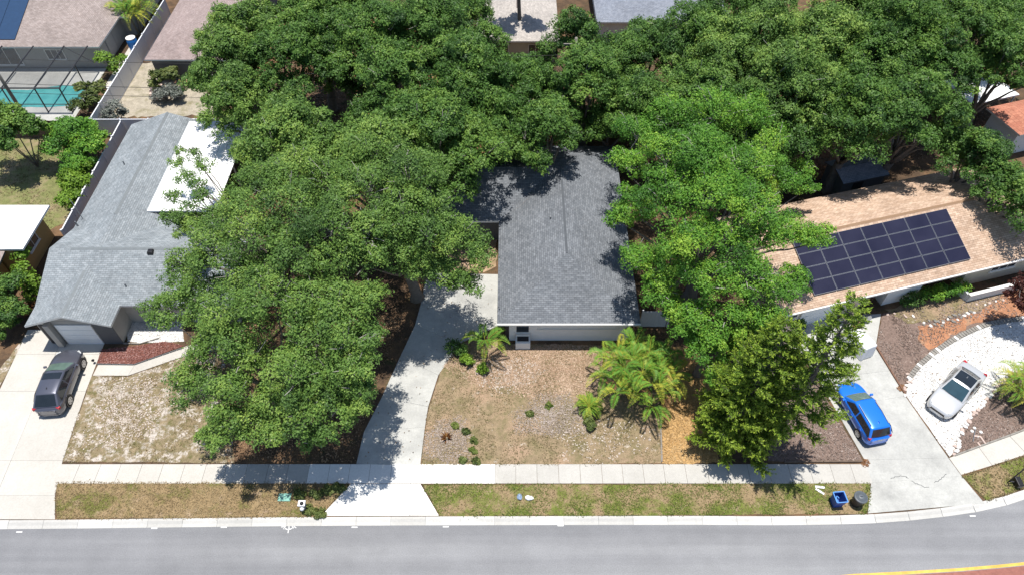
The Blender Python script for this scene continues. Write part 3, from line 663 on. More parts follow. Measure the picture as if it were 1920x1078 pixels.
# rust coloured streak in the valley
va = P(1003, 355, 4.0); vb = P(962, 391, 3.3)
def on_main(x, y): return EZ+PIT*min(x-cx0, cx1-x, y-cy0)
def on_wing(x, y): return EZ+(PIT-.004)*min(y-(37.8-37), (46.58-37)-y)
mb = MB(); pts = []
for k in range(9):
    q = va.lerp(vb, k/8); x, y = q.x-3.76, q.y-37; wdt = 0.28*(0.4+math.sin(math.pi*(k+0.6)/9.2))
    for sx, sy in ((wdt*0.6, wdt*0.5), (-wdt*0.6, -wdt*0.5)): pts.append((x+sx, y+sy, max(on_main(x+sx, y+sy), on_wing(x+sx, y+sy))+0.02))
mb.add(pts, [(2*i, 2*i+2, 2*i+3, 2*i+1) for i in range(8)]); mb.build('rust_streak', 'rust_stain', r)
w0 = 0.5
walls = MB().box(((cx0+cx1)/2, (cy0+cy1)/2, 1.24), (cx1-cx0-2*w0, cy1-cy0-2*w0, 2.48)).build('wall', 'wall_white', ch)
MB().box(((-10.36+0.2)/2, 5.2, 1.22), (10.56-1.0, 7.6, 2.44)).build('wing_wall', 'wall_slate', ch)  # dark wall colour stands in for the shade on the wing
fy = cy0+w0
window(ch, P(980, 620, 1.6).x-3.76, fy, 1.55, 0.98, 1.2, 's', bars=0)
window(ch, P(1085, 620, 1.6).x-3.76, fy, 1.65, 5.4, 0.5, 's', pane='wall_white', name='wide_window', bars=3)
box_part(ch, 'entry_opening', 'opening_dark', cx0+w0-0.01, cx0+w0+0.28, fy-0.03, fy-0.003, 0.05, 2.3)
bxx = P(980, 628).x-3.76
t_ = thing('storage_box', 'white box with a dark open top below the small dark window', 'box', (P(980, 630).x, 28.3+w0-0.42, 0))
MB().box((0, 0, 0.36), (1.0, 0.68, 0.72)).build('body', 'wall_white', t_, bevel=0.02)
MB().box((0, 0.06, 0.735), (0.78, 0.46, 0.03)).build('opening', 'opening_dark', t_)
MB().box((0, 0.25, 0.85), (0.9, 0.05, 0.22)).build('back_lip', 'trim_white', t_)
# gutter along the front eave
MB().box(((cx0+cx1)/2, cy0-0.06, EZ-0.07), (cx1-cx0, 0.11, 0.11)).build('gutter', 'trim_white', ch)
# side fence between the centre house and the oak
sf = thing('gate_fence', 'short grey board gate between the centre house and the right oak', 'gate', (9.4, 30.0, 0))
for k in range(12): MB().box((-0.3+k*0.145, 0, 0.85), (0.135, 0.03, 1.7)).build('board', 'vinyl_grey', sf)
for xx in (-0.42, 1.48): MB().box((xx, 0, 0.92), (0.1, 0.1, 1.84)).build('post', 'vinyl_grey', sf)

# --- west house: light grey gables
wx, wy = -32.1, 28.07
wh = thing('house', 'west house with light grey shingle gables and white patio roof', 'house', (wx, wy, 0))
WP = 0.354
main = hip(0, 13.4, 29.8-wy-1.95, 39.5-wy, EZ, WP, 'x', 'g', 'g')           # ridge at y = 33.7
main = hip(0, 13.4, 1.72, 9.6, EZ+0.02, WP, 'x', 'g', 'g')
gar = hip(0.01, 5.7, 0, 5.6, EZ, WP, 'y', 'g', 'g')
rear = hip(-0.3, 6.7, 5.75, 21.4, EZ+0.01, WP, 'y', 'g', 'g')
ra = roof(wh, main, 'shingle_grey'); rb = roof(wh, gar, 'shingle_grey'); rc = roof(wh, rear, 'shingle_grey')
ridge_strip(ra, main[2]+Vector((1.5, 0, 0)), main[3], 'ridge_grey'); ridge_strip(rc, (rear[2].x, 9.2, rear[2].z), rear[3], 'ridge_grey')
ridge_strip(rb, gar[2]+Vector((0, .1, 0)), (gar[2].x, 4.0, gar[2].z), 'ridge_grey', 0.26, 0.03, 'ridge_cap')
q = P(282, 472, 4.0); vent(ra, q.x-wx, q.y-wy, EZ+.02+WP*(q.y-wy-1.72)+0.08, 'box')
q = P(234, 533, 3.3); vent(ra, q.x-wx, q.y-wy, EZ+.02+WP*(q.y-wy-1.72))
q = P(144, 421, 3.0); vent(rc, q.x-wx, q.y-wy, 3.0)
q = P(232, 306, 3.4); vent(rc, q.x-wx, q.y-wy, 3.3)
MB().prism([(0.35, 0.5), (5.3, 0.5), (5.3, 6), (0.35, 6)], 0, 2.44).build('wall', 'wall_grey', wh)
MB().prism([(0.35, 2.3), (13, 2.3), (13, 9.0), (0.35, 9.0)], 0, 2.46).build('wall', 'wall_grey', wh)
MB().prism([(0.1, 8.2), (6.2, 8.2), (6.2, 21.0), (0.1, 21.0)], 0, 2.45).build('wall', 'wall_grey', wh)
def gable_wall(parent, mat, a, b, peak, d):
    a, b, peak, d = Vector(a), Vector(b), Vector(peak), Vector(d); vs = [a, b, peak, a+d, b+d, peak+d]
    return MB().add(vs, [(0, 1, 2), (5, 4, 3), (0, 3, 4, 1), (1, 4, 5, 2), (2, 5, 3, 0)]).build('gable_wall', mat, parent)
gable_wall(wh, 'wall_grey', (0.35, 0.52, 2.44), (5.3, 0.52, 2.44), (2.85, 0.52, 3.4), (0, .12, 0))
gable_wall(wh, 'wall_grey', (0.36, 2.3, 2.46), (0.36, 9.0, 2.46), (0.36, 5.66, 3.8), (.12, 0, 0))
gable_wall(wh, 'wall_grey', (0.1, 20.9, 2.45), (6.2, 20.9, 2.45), (3.2, 20.9, 3.6), (0, -.12, 0))
gable_wall(wh, 'wall_grey', (12.9, 2.3, 2.46), (12.9, 9.0, 2.46), (12.9, 5.66, 3.8), (-.12, 0, 0))
sectional_door(wh, 1.55, 4.0, 0.46, 2.15)
box_part(wh, 'dark_wall', 'wall_slate', 4.05, 5.32, 0.44, 0.497, 0.0, 2.43)
box_part(wh, 'side_door', 'opening_dark', 0.45, 0.95, 0.45, 0.497, 0.05, 2.1)
box_part(wh, 'column', 'wall_grey', 1.02, 1.4, 0.12, 0.47, 0.0, 2.42)
window(wh, 8.5, 2.3, 1.5, 1.6, 1.1)
# white patio roof
pr = MB(); px0, px1, py0, py1 = -27.1-wx, -22.0-wx, 38.2-wy, 49.0-wy
pr.box(((px0+px1)/2, (py0+py1)/2, 3.22), (px1-px0, py1-py0, 0.12)); po = pr.build('patio_roof', 'roof_white', wh)
for k in range(1, 9):
    xx = px0+(px1-px0)*k/9; MB().box((xx, (py0+py1)/2, 3.287), (0.03, py1-py0-0.02, 0.02)).build('seam', 'trim_white', po)
for xx, yy in ((px1-.15, py0+.2), (px1-.15, (py0+py1)/2), (px1-.15, py1-.2), (px0+.9, py1-.15)): MB().box((xx, yy, 1.58), (0.1, 0.1, 3.15)).build('post', 'trim_white', po)
# little mast on the roof edge
MB().tube([(0.25, 9.7, 2.2), (-0.05, 10.0, 4.6)], 0.03, 6).build('antenna_mast', 'metal_grey', wh)
# low bed edging by the pebbles
eb = thing('bed_edging', 'dark low edging between white pebbles and red mulch', 'edging', (P(250, 645).x, P(250, 645).y, 0))
for a, b in (((232, 644), (262, 645)), ((262, 645), (300, 634)), ((183, 683), (252, 684)), ((252, 684), (345, 652))):
    a, b = P(*a), P(*b); n = max(2, int((b-a).length/0.45))
    for k in range(n):
        p0, p1 = a.lerp(b, k/n), a.lerp(b, (k+0.94)/n); c = (p0+p1)/2; d = p1-p0
        MB().box((c.x, c.y, 0.05), (d.length, 0.07, 0.1), math.atan2(d.y, d.x)).build('edging_block', 'rock_grey' if a.y > 27.3 else 'wall_slate', eb, world=True)

# --- fences
def fence(label, a, b, h=1.83, mat='vinyl_white', pmat=None, step=2.4, panel_t=0.05, cap=True, name='vinyl_fence'):
    a, b = Vector((*a, 0)), Vector((*b, 0)); t = thing(name, label, 'fence', a); d = b-a; n = max(1, round(d.length/step)); ang = math.atan2(d.y, d.x); L_ = d.length/n; u = d.normalized()
    for k in range(n+1):
        c = u*(L_*k); MB().box((c.x, c.y, (h+0.1)/2), (0.13, 0.13, h+0.1), ang).build('post', pmat or mat, t)
    for k in range(n):
        c = u*(L_*(k+0.5))
        MB().box((c.x, c.y, h/2+0.02), (L_-0.15, panel_t, h-0.14), ang).build('panel', mat, t)
        for z in (h-0.03, 0.08): MB().box((c.x, c.y, z), (L_-0.14, panel_t+0.05, 0.1), ang).build('rail', pmat or mat, t)
    return t
fence('long white vinyl privacy fence beside the pool yard', (-37.0, 51.2), (-37.0, 72.0), mat='vinyl_white')
fence('white vinyl back fence behind the west house', (-36.8, 51.2), (-19.5, 51.3))
fence('pale grey vinyl fence along the west side of the grey gabled house', (-34.2, 51.0), (-33.9, 37.6), mat='vinyl_grey', pmat='vinyl_white')
def board_fence(label, a, b, h=1.8, bw=0.15):
    a, b = Vector((*a, 0)), Vector((*b, 0)); t = thing('board_fence', label, 'fence', a); d = b-a; u = d.normalized(); ang = math.atan2(d.y, d.x); n = int(d.length/bw)
    src = MB().box((0, 0, h/2), (bw-0.012, 0.025, h), ang).build('board', 'wood_fence', t); src.location = u*(bw*0.5)
    for k in range(1, n):
        o = src.copy(); COL.objects.link(o); o.parent = t; o.location = u*(bw*(k+0.5))+Vector((0, 0, random.uniform(-.03, 0)))
    for z in (0.4, 1.4): c = d/2; MB().box((c.x+u.y*0.04, c.y-u.x*0.04, z), (d.length, 0.05, 0.09), ang).build('rail', 'wood_fence', t)
board_fence('brown wooden board fence behind the slate grey roof', (-8, 52.2), (17, 52.6))
board_fence('dark wooden board fence behind the tan roofed house', (17.5, 52.7), (44, 56))
board_fence('dark wooden board fence left of the lawn by the pool yard', (-52, 51.0), (-37.4, 51.1))

# --- neighbour at the left edge: white flat roof, tan wall, brown shed roof
nh = thing('house', 'tan walled house with white flat roof at the left edge', 'house', (-38.5, 35.0, 0))
o = MB().box((-1.4, 1.8, 2.99), (10.2, 4.5, 0.16)).build('flat_roof', 'roof_white', nh)
MB().box((-2.35, 1.75, 1.45), (10.1, 4.1, 2.9)).build('wall', 'wall_tan', nh)
window(nh, 2.7, 1.6, 1.7, 1.5, 1.0, 'e')
roof(nh, ([(-6.5, -3.6, 2.35), (2.3, -3.6, 2.35), (2.3, -0.46, 2.85), (-6.5, -0.46, 2.85)], [(0, 1, 2, 3)], Vector((0, 0, 0)), Vector((0, 0, 0))), 'shingle_taupe', 'trim_dark', name='porch_roof')
MB().box((-2.3, -1.9, 1.1), (7.6, 2.8, 2.2)).build('wall', 'wall_tan', nh)

# --- back left house with pool cage
bh = thing('house', 'taupe roofed house behind the screened pool', 'house', (-50, 61.5, 0))
bv = hip(-12, 10.3, 0, 15, EZ, 0.3, 'x', 'h', 'h'); br = roof(bh, bv, 'shingle_taupe'); ridge_strip(br, bv[2], bv[3], 'ridge_taupe')
bv2 = hip(4.5, 11.2, 5.5, 18, EZ+0.02, 0.3, 'y', 'h', 'h'); roof(bh, bv2, 'shingle_taupe')
MB().box((-0.85, 7.6, 1.22), (21.2, 14.2, 2.44)).build('wall', 'wall_grey', bh)
MB().box((8.2, 12, 1.2), (5.2, 11, 2.4)).build('wall', 'wall_grey', bh)
window(bh, 5.4, 0.5, 1.5, 1.8, 1.1, bars=2); window(bh, 0.5, 0.5, 1.3, 2.6, 1.9, bars=1)
sd_ = MB().box((9.77, 3.0, 1.1), (0.05, 1.7, 2.2)).build('side_door', 'metal_grey', bh)
MB().box((9.80, 3.0, 1.1), (0.02, 1.5, 2.0)).build('panel', 'wall_grey', sd_)
def slope_panel(parent, hp_front, x0, x1, y0, y1, pitch, mat, name, lift=0.09):
    z = lambda y: EZ+pitch*y+lift; f = 0.06
    return MB().add([(x0, y0, z(y0)-f), (x1, y0, z(y0)-f), (x1, y1, z(y1)-f), (x0, y1, z(y1)-f), (x0, y0, z(y0)), (x1, y0, z(y0)), (x1, y1, z(y1)), (x0, y1, z(y1))], [(3, 2, 1, 0), (4, 5, 6, 7), (0, 1, 5, 4), (1, 2, 6, 5), (2, 3, 7, 6), (3, 0, 4, 7)]).build(name, mat, parent)
arr = thing('solar_array', 'dark blue solar heating panels on the taupe roof', 'solar panels', (-50, 61.5, 0))
for k in range(6): slope_panel(arr, None, -9.2+k*1.88, -7.36+k*1.88, 2.4 if k == 3 else 0.8, 7.0, 0.3, 'panel_blue', 'solar_panel')
# patio, pool
struct(MB().sheet([(-62, 53.0), (-40.2, 53.0), (-40.2, 61.9), (-62, 61.9)], 0.012).build('pool_patio', 'concrete_drive'), 'taupe concrete pool deck')
struct(MB().sheet(jitter_edge([(-62, 55.6), (-43, 55.5), (-40.9, 55.8), (-40.6, 57.5), (-41.2, 58.6), (-43.5, 59.0), (-46.5, 58.2), (-50, 58.4), (-54, 59.2), (-62, 59.2)], 0.5, 0.04), 0.018).build('pool_water', 'pool_water'), 'turquoise swimming pool water under the cage')
struct(MB().sheet(jitter_edge([(-50, 51.4), (-39, 51.4), (-39, 53.0), (-50, 53.0)], 0.5, 0.1), 0.008).build('pink_gravel', 'orange_soil'), 'pinkish gravel strip below the pool deck')
cg = thing('pool_cage', 'dark bronze framed screen enclosure over the turquoise pool', 'screen enclosure', (-40.6, 61.2, 0))
ch_, cd_ = 2.62, 6.5
xs_ = [-0.1, -2.35, -5.3, -8.3, -11.4, -14.6]
for xx in xs_:
    MB().tube([(xx, 0.25, 2.72), (xx, -cd_, ch_)], 0.075, 4).build('rafter', 'metal_bronze', cg); MB().tube([(xx, -cd_, ch_), (xx, -cd_, 0)], 0.07, 4).build('post', 'metal_bronze', cg)
MB().tube([(0, -cd_, ch_), (-15, -cd_, ch_)], 0.08, 4).build('eave_beam', 'metal_bronze', cg)
MB().tube([(0, -cd_, 0.9), (-15, -cd_, 0.9)], 0.04, 4).build('chair_rail', 'metal_bronze', cg)
MB().tube([(-0.1, -cd_*0.45, ch_), (-0.1, -cd_*0.45, 0)], 0.06, 4).build('post', 'metal_bronze', cg)
MB().tube([(-0.1, 0.1, 1.0), (-2.3, 0.1, 2.7)], 0.05, 4).build('brace', 'metal_bronze', cg)
for a, b in zip(xs_, xs_[1:]):
    MB().add([(a-.08, 0.2, 2.7), (a-.08, -cd_+.08, 2.6), (b+.08, -cd_+.08, 2.6), (b+.08, 0.2, 2.7)], [(0, 1, 2, 3)]).build('screen', 'insect_screen', cg)
# blue barrel, concrete strip
bb = thing('barrel', 'bright blue plastic barrel by the taupe house corner', 'barrel', (-38.45, 65.2, 0))
MB().lathe([(0.42, 0), (0.47, 0.12), (0.5, 0.5), (0.5, 0.95), (0.46, 1.3), (0.42, 1.34)], n=18).build('body', 'barrel_blue', bb, smooth=True)
MB().lathe([(0.47, 1.32), (0.47, 1.4), (0.2, 1.42)], n=18).build('rim', 'trim_white', bb)
struct(MB().sheet([(-39.3, 58.5), (-37.6, 58.5), (-37.6, 67), (-39.3, 67)], 0.008).build('side_path', 'concrete_light'), 'concrete side path along the white fence')

# --- second back house (rose roof)
rh = thing('house', 'rose brown roofed house beyond the white vinyl fence', 'house', (-34.6, 59.3, 0))
rv = hip(0, 9, 0, 16, EZ, 0.28, 'y', 'h', 'h'); roof(rh, rv, 'shingle_rose'); MB().box((4.5, 8, 1.22), (8.2, 15.2, 2.44)).build('wall', 'wall_slate', rh)
st = thing('brick_steps', 'pinkish brick steps at the corner of the rose roofed house', 'steps', (-33.6, 57.4, 0))
for k in range(4): MB().box((-0.1*k, 0.45*k-0.5, 0.08+0.06*k), (1.3, 0.44, 0.16+0.12*k)).build('step', 'rock_pink', st)
# --- houses in the back row
def simple_house(label, x0, x1, y0, y1, mat, wall='wall_cream', axis='x', pitch=0.3, ez=2.6, ang=0.0, trim='trim_white'):
    t = thing('house', label, 'house', (x0, y0, 0), ang); h_ = hip(0, x1-x0, 0, y1-y0, ez, pitch, axis, 'h', 'h'); r_ = roof(t, h_, mat, trim)
    ridge_strip(r_, h_[2], h_[3], 'ridge_taupe'); MB().box(((x1-x0)/2, (y1-y0)/2, ez/2-0.07), (x1-x0-0.9, y1-y0-0.9, ez-0.14)).build('wall', wall, t)
    window(t, (x1-x0)*0.3, 0.45, 1.5, 1.5, 1.1); window(t, (x1-x0)*0.72, 0.45, 1.5, 1.5, 1.1)
    return t
simple_house('beige roofed house behind the trees with a bare trunk before it', -3.5, 4.6, 62.5, 76, 'shingle_beige', 'wall_cream', 'y')
simple_house('blue grey roofed house at the top edge behind the trees', 8.5, 22, 66.0, 78, 'shingle_blue', 'wall_white')
simple_house('red roofed house half hidden at the right edge', 42.6, 54, 48.0, 52.0, 'roof_red', 'wall_white', ang=0.3)
simple_house('slate roofed house hidden behind the top right oaks', 38, 48, 68, 80, 'shingle_blue', 'wall_white')
wp = thing('patio_cover', 'white flat patio cover beside the red roof at the right edge', 'patio cover', (40.6, 52.6, 0), 0.3)
MB().box((2.0, 1.6, 2.7), (5.0, 4.0, 0.12)).build('cover', 'roof_white', wp)
for a, b in ((-.3, -.2), (4.3, -.2), (-.3, 3.4), (4.3, 3.4)): MB().box((a, b, 1.32), (0.1, 0.1, 2.64)).build('post', 'trim_white', wp)
for (lab, a, b, c, d) in (('white concrete pad glimpsed behind the centre fence', -4.5, 0.0, 55.5, 58.5), ('white concrete pad glimpsed between the trees behind the right oak', 13.0, 17.5, 54.5, 57.5)):
    struct(MB().sheet([(a, c), (b, c), (b, d), (a, d)], 0.012).build('patio_pad', 'concrete_new'), lab)

# --- east house: tan roof, rotated
EA = math.radians(15.5); EO = Vector((17.85, 28.9, 0)); 
eh = thing('house', 'east house with tan shingle roof carrying black solar panels', 'house', EO, EA)
def EL_(px, py, z):
    d = P(px, py, z)-EO; return d.x*math.cos(EA)+d.y*math.sin(EA), -d.x*math.sin(EA)+d.y*math.cos(EA)
EP = 0.385
ev = hip(0, 22.6, 0, 9.6, EZ, EP, 'x', 'g', 'h'); er = roof(eh, ev, 'shingle_tan', 'trim_white')
ridge_strip(er, ev[2], ev[3], 'ridge_tan')
MB().prism([(0.4, 0.55), (7.2, 0.55), (7.2, 9.1), (0.4, 9.1)], 0, 2.44).build('wall', 'wall_cream', eh)
MB().prism([(7.2, 2.0), (9.2, 2.0), (9.2, 9.1), (7.2, 9.1)], 0, 2.43).build('entry_wall', 'wall_brown', eh)
MB().prism([(9.2, 0.55), (12.0, 0.55), (12.0, 9.1), (9.2, 9.1)], 0, 2.44).build('wall', 'wall_white', eh)
MB().prism([(12.0, 1.6), (15.6, 1.6), (15.6, 9.1), (12.0, 9.1)], 0, 2.43).build('wall', 'wall_cream', eh)
MB().prism([(15.6, 0.55), (22.1, 0.55), (22.1, 9.1), (15.6, 9.1)], 0, 2.44).build('wall', 'wall_cream', eh)
gable_wall(eh, 'wall_cream', (0.4, 0.55, 2.44), (0.4, 9.1, 2.44), (0.4, 4.8, 4.05), (.12, 0, 0))
sectional_door(eh, 2.3, 4.9, 0.52, 2.1)
window(eh, 1.6, 0.55, 1.6, 0.9, 0.9); window(eh, 18.8, 0.55, 1.6, 2.2, 1.1, bars=2); window(eh, 13.8, 1.6, 1.6, 1.8, 1.2)
dd = MB().box((8.1, 1.985, 1.05), (0.95, 0.05, 2.1)).build('front_door', 'wood_edge', eh); MB().lathe([(0.03, 0), (0.04, 0.03), (0.02, 0.05)], (8.45, 1.94, 1.0), 8).build('handle', 'metal_grey', dd)
MB().box((11.3, -0.06, EZ-0.07), (22.6, 0.11, 0.11)).build('gutter', 'trim_white', eh)
lw = thing('garden_wall', 'low white garden wall at the right end of the tan house', 'wall', EO, EA)
MB().box((18.6, -0.75, 0.35), (6.6, 0.18, 0.7)).build('wall', 'wall_white', lw); MB().box((18.6, -0.75, 0.735), (6.7, 0.26, 0.06)).build('coping', 'trim_white', lw); MB().box((15.3, -0.15, 0.35), (0.18, 1.0, 0.7)).build('return_wall', 'wall_white', lw)
# solar array on the front slope
sa = thing('solar_array', 'black solar panels in four rows on the tan roof', 'solar panels', EO, EA)
x1_, t0_ = EL_(1820, 486, 3.0); t1_ = 4.45; t0_ = 0.72; pw_, rows_, cols_ = 1.77, 4, 7
slope = math.sqrt(1+EP*EP); dh = (t1_-t0_)/rows_
for i in range(rows_):
    for k in range(cols_):
        xr = x1_-k*pw_; xl = xr-pw_+0.035; y0_ = t0_+dh*i; y1_ = y0_+dh-0.03
        o = slope_panel(sa, None, xl, xr, y0_, y1_, EP, 'panel_frame', 'solar_panel', 0.16)
        z = lambda y: EZ+EP*y+0.163
        MB().add([(xl+.018, y0_+.016, z(y0_+.016)), (xr-.018, y0_+.016, z(y0_+.016)), (xr-.018, y1_-.016, z(y1_-.016)), (xl+.018, y1_-.016, z(y1_-.016))], [(0, 1, 2, 3)]).build('cell_sheet', 'solar_cell', o)
for yy in (t0_+0.4, t1_-0.5): MB().tube([(x1_-pw_*cols_+.1, yy, EZ+EP*yy+0.05), (x1_-.1, yy, EZ+EP*yy+0.05)], 0.035, 4).build('mounting_rail', 'metal_grey', sa)
# sheds behind the east house
sh = thing('shed', 'small grey garden shed in the shade behind the tan roof', 'shed', (26.4, 42.6, 0), EA)
shp = hip(0, 4.2, 0, 2.8, 2.0, 0.3, 'x', 'g', 'g'); roof(sh, shp, 'shingle_blue', 'trim_dark'); MB().box((2.1, 1.4, 0.97), (3.8, 2.4, 1.94)).build('wall', 'wall_slate', sh)
gable_wall(sh, 'wall_slate', (0.2, 0.2, 1.94), (0.2, 2.6, 1.94), (0.2, 1.4, 2.3), (.1, 0, 0)); box_part(sh, 'door', 'opening_dark', 1.2, 2.1, 0.16, 0.197, 0.05, 1.85)
# utility pole and wires
up = thing('utility_pole', 'weathered wooden utility pole rising at the left edge', 'utility pole', (-42.8, 51.6, 0))
MB().tube([(0, 0, 0), (0, 0, 9.6)], [0.17, 0.11], 10).build('pole', 'wood_pole', up, smooth=True)
MB().box((0.3, 0, 9.0), (2.2, 0.1, 0.12)).build('crossarm', 'wood_pole', up)
MB().lathe([(0.2, 7.2), (0.22, 7.25), (0.22, 8.1), (0.2, 8.15)], (0.36, 0, 0), 12).build('transformer', 'metal_grey', up)
for z, r_, lab in ((7.6, 0.018, 'uppermost thin overhead wire crossing the yards at left'), (5.2, 0.022, 'middle overhead wire crossing above the white fence'), (4.3, 0.02, 'lowest overhead wire crossing above the white fence')):
    pts = [(-42.8, 51.6, z)]+[(-42.8+48*k/12, 51.6+0.6*k/12, z-0.9*math.sin(math.pi*k/12)*0.8) for k in range(1, 13)]
    tag(MB().tube(pts, r_, 5).build('overhead_wire', 'wire_black'), lab, 'wire')
fp = thing('utility_pole', 'wooden utility pole hidden among the trees behind the centre fence', 'utility pole', (5.2, 52.35, 0))
MB().tube([(0, 0, 0), (0, 0, 9.0)], [0.16, 0.11], 10).build('pole', 'wood_pole', fp, smooth=True); MB().box((0, 0, 8.4), (2.0, 0.1, 0.12)).build('crossarm', 'wood_pole', fp)

# ------------------------------------------------------------------ vegetation
def unit(v): return v/(np.linalg.norm(v, axis=1, keepdims=True)+1e-9)
def expand(lobes, rng):
    out = []
    for x, y, z, r in lobes:
        if r < 0.75: out.append((x, y, z, r)); continue
        n = int(3.6+r*1.5); ph = rng.uniform(0, 6.28)
        out.append((x, y, z+r*0.42, r*rng.uniform(0.42, 0.58)))
        for k in range(n):
            a = ph+6.283*k/n+rng.normal(0, .25); el = rng.uniform(-0.45, 0.95); rr = r*rng.uniform(0.5, 0.85)
            out.append((x+rr*math.cos(a)*math.cos(el), y+rr*math.sin(a)*math.cos(el), z+rr*math.sin(el)*0.95, r*rng.uniform(0.34, 0.56)))
    return out
def crown_arrays(lobes, dens=1.0, leaf=0.17, rng=RNG):
    """lobes: rows of x, y, z, r -> leaf arrays. Each lobe breaks into smaller heads, each head into clumps on its upper shell, leaves in each clump."""
    L = np.array(expand(lobes, rng), float); C = []; CT = []; RC = []; DN = []
    for x, y, z, r in L:
        n = int(23*r*r*dens)+(9 if r < 0.75 else 4)
        d = unit(rng.normal(0, 1, (n, 3))); d[:, 2] = np.where(d[:, 2] < -0.35, -d[:, 2], d[:, 2])
        rad = r*rng.uniform(0.70, 1.10, (n, 1))
        C.append(np.array([x, y, z])+d*rad*np.array([1, 1, 0.8])); CT.append(np.full(n, rng.normal(0, 0.15))); DN.append(d); RC.append(np.minimum(rng.uniform(0.24, 0.56, n), r*0.55))
    C = np.vstack(C); CT = np.concatenate(CT); DN = np.vstack(DN); RC = np.concatenate(RC)
    keep = np.ones(len(C), bool)
    for x, y, z, r in L:
        e = (C-np.array([x, y, z]))/np.array([r, r, r*0.8]); keep &= np.sum(e*e, axis=1) > 0.28
    keep &= rng.random(len(C)) < 0.96; C = C[keep]; CT = CT[keep]; rc = RC[keep]; DN = DN[keep]; nl = 32; n = len(C)
    ct = rng.normal(0, 0.09, n)+CT+0.20*clumpy(C[:, :2], 0.45, 77)
    q = rng.normal(0, 1, (n, nl, 3)); q /= np.linalg.norm(q, axis=2, keepdims=True)+1e-9; q *= rng.random((n, nl, 1))**0.5
    q *= rc[:, None, None]*np.array([1.1, 1.1, 0.95])
    p = (C[:, None, :]+q).reshape(-1, 3)
    nr = (q/rc[:, None, None]*0.35+DN[:, None, :]*0.75+np.array([0, 0, 0.5])+rng.normal(0, 0.52, (n, nl, 3))).reshape(-1, 3)
    ta = rng.normal(0, 1, (n*nl, 3))
    ti = np.repeat(0.46+ct, nl)+rng.normal(0, 0.12, n*nl)
    m = len(p); return p, nr, ta, leaf*rng.uniform(0.65, 1.35, m), leaf*0.7*rng.uniform(0.7, 1.3, m), ti, C
def limb(mb, a, b, r0, r1, bend, n=5, k=5, rng=random):
    a, b = Vector(a), Vector(b); pts = []
    off = Vector((rng.uniform(-1, 1), rng.uniform(-1, 1), rng.uniform(0.0, 0.8)))*bend*(b-a).length
    for i in range(k+1):
        t = i/k; pts.append(a.lerp(b, t)+off*math.sin(math.pi*t)*0.5+Vector((rng.uniform(-1, 1), rng.uniform(-1, 1), rng.uniform(-1, 1)))*0.03*(b-a).length*(0 < i < k))
    mb.tube(pts, [r0+(r1-r0)*i/k for i in range(k+1)], n); return pts
def tree(name, label, base, lobes, mat='leaf_oak', dens=1.0, leaf=0.2, r=0.36, cat='tree', group=None, twigs=0.12, dead=0.0, bark='bark', fork=0.35):
    base = Vector((base[0], base[1], 0)); t = thing(name, label, cat, base, 0, group)
    p, nr, ta, ln, wd, ti, C = crown_arrays(lobes, dens, leaf)
    b3 = np.array(base)
    link('crown', leaf_mesh('crown', p-b3, nr, ta, ln, wd, ti, mat, tri=True), t)
    zmean = sum(l[2] for l in lobes)/len(lobes); mb = MB()
    fk = Vector((base.x+random.uniform(-.3, .3), base.y+random.uniform(-.3, .3), max(1.2, zmean*fork)))
    mb.tube([base+Vector((0, 0, -0.1)), base+Vector((0, 0, 0.35)), base.lerp(fk, 0.6), fk], [r*1.55, r*1.05, r*0.95, r*0.9], 9)
    mb.build('trunk', bark, t, world=True, smooth=True)
    br = MB(); rngi = np.random.default_rng(len(lobes))
    for l in lobes:
        c = Vector(l[:3])-Vector((0, 0, l[3]*0.35)); q = min(1.0, 4.5/(c-fk).length); pts = limb(br, fk, c, r*0.5*q, r*0.13*q, 0.16, 6, 5)
    stuff(br.build('limbs', bark, t, world=True, smooth=True))
    tw = MB(); sel = rngi.choice(len(C), max(3, int(len(C)*twigs)), replace=False)
    La = np.array(lobes)
    for i in sel:
        d = np.sum((La[:, :3]-C[i])**2, axis=1); l = La[np.argmin(d)]
        limb(tw, Vector(l[:3])-Vector((0, 0, l[3]*0.2)), Vector(C[i])+Vector((random.uniform(-.3, .3), random.uniform(-.3, .3), random.uniform(.15, .5))), 0.045, 0.014, 0.25, 4, 3)
    stuff(tw.build('twigs', 'bark_pale', t, world=True))
    if dead:
        k = max(1, int(len(C)*dead)); D = C[rngi.choice(len(C), k, replace=False)]; q = np.repeat(D, 36, axis=0)+rngi.normal(0, 0.2, (k*36, 3)); n = len(q)
        link('dead_leaves', leaf_mesh('dead_leaves', q-b3, rngi.normal(0, 0.5, (n, 3))+np.array([0, 0, 0.7]), rngi.normal(0, 1, (n, 3)), np.full(n, 0.17), np.full(n, 0.08), rngi.random(n), 'leaf_dead'), t)
    return t
def lob(l):
    rg = random.Random(len(l)); return [(*P(a, b, z), r*0.93) for a, b, z, r in [(a, b, max(2.6, z+rg.uniform(-.7, .7)*(r > 0.75)), r) for a, b, z, r in l]]

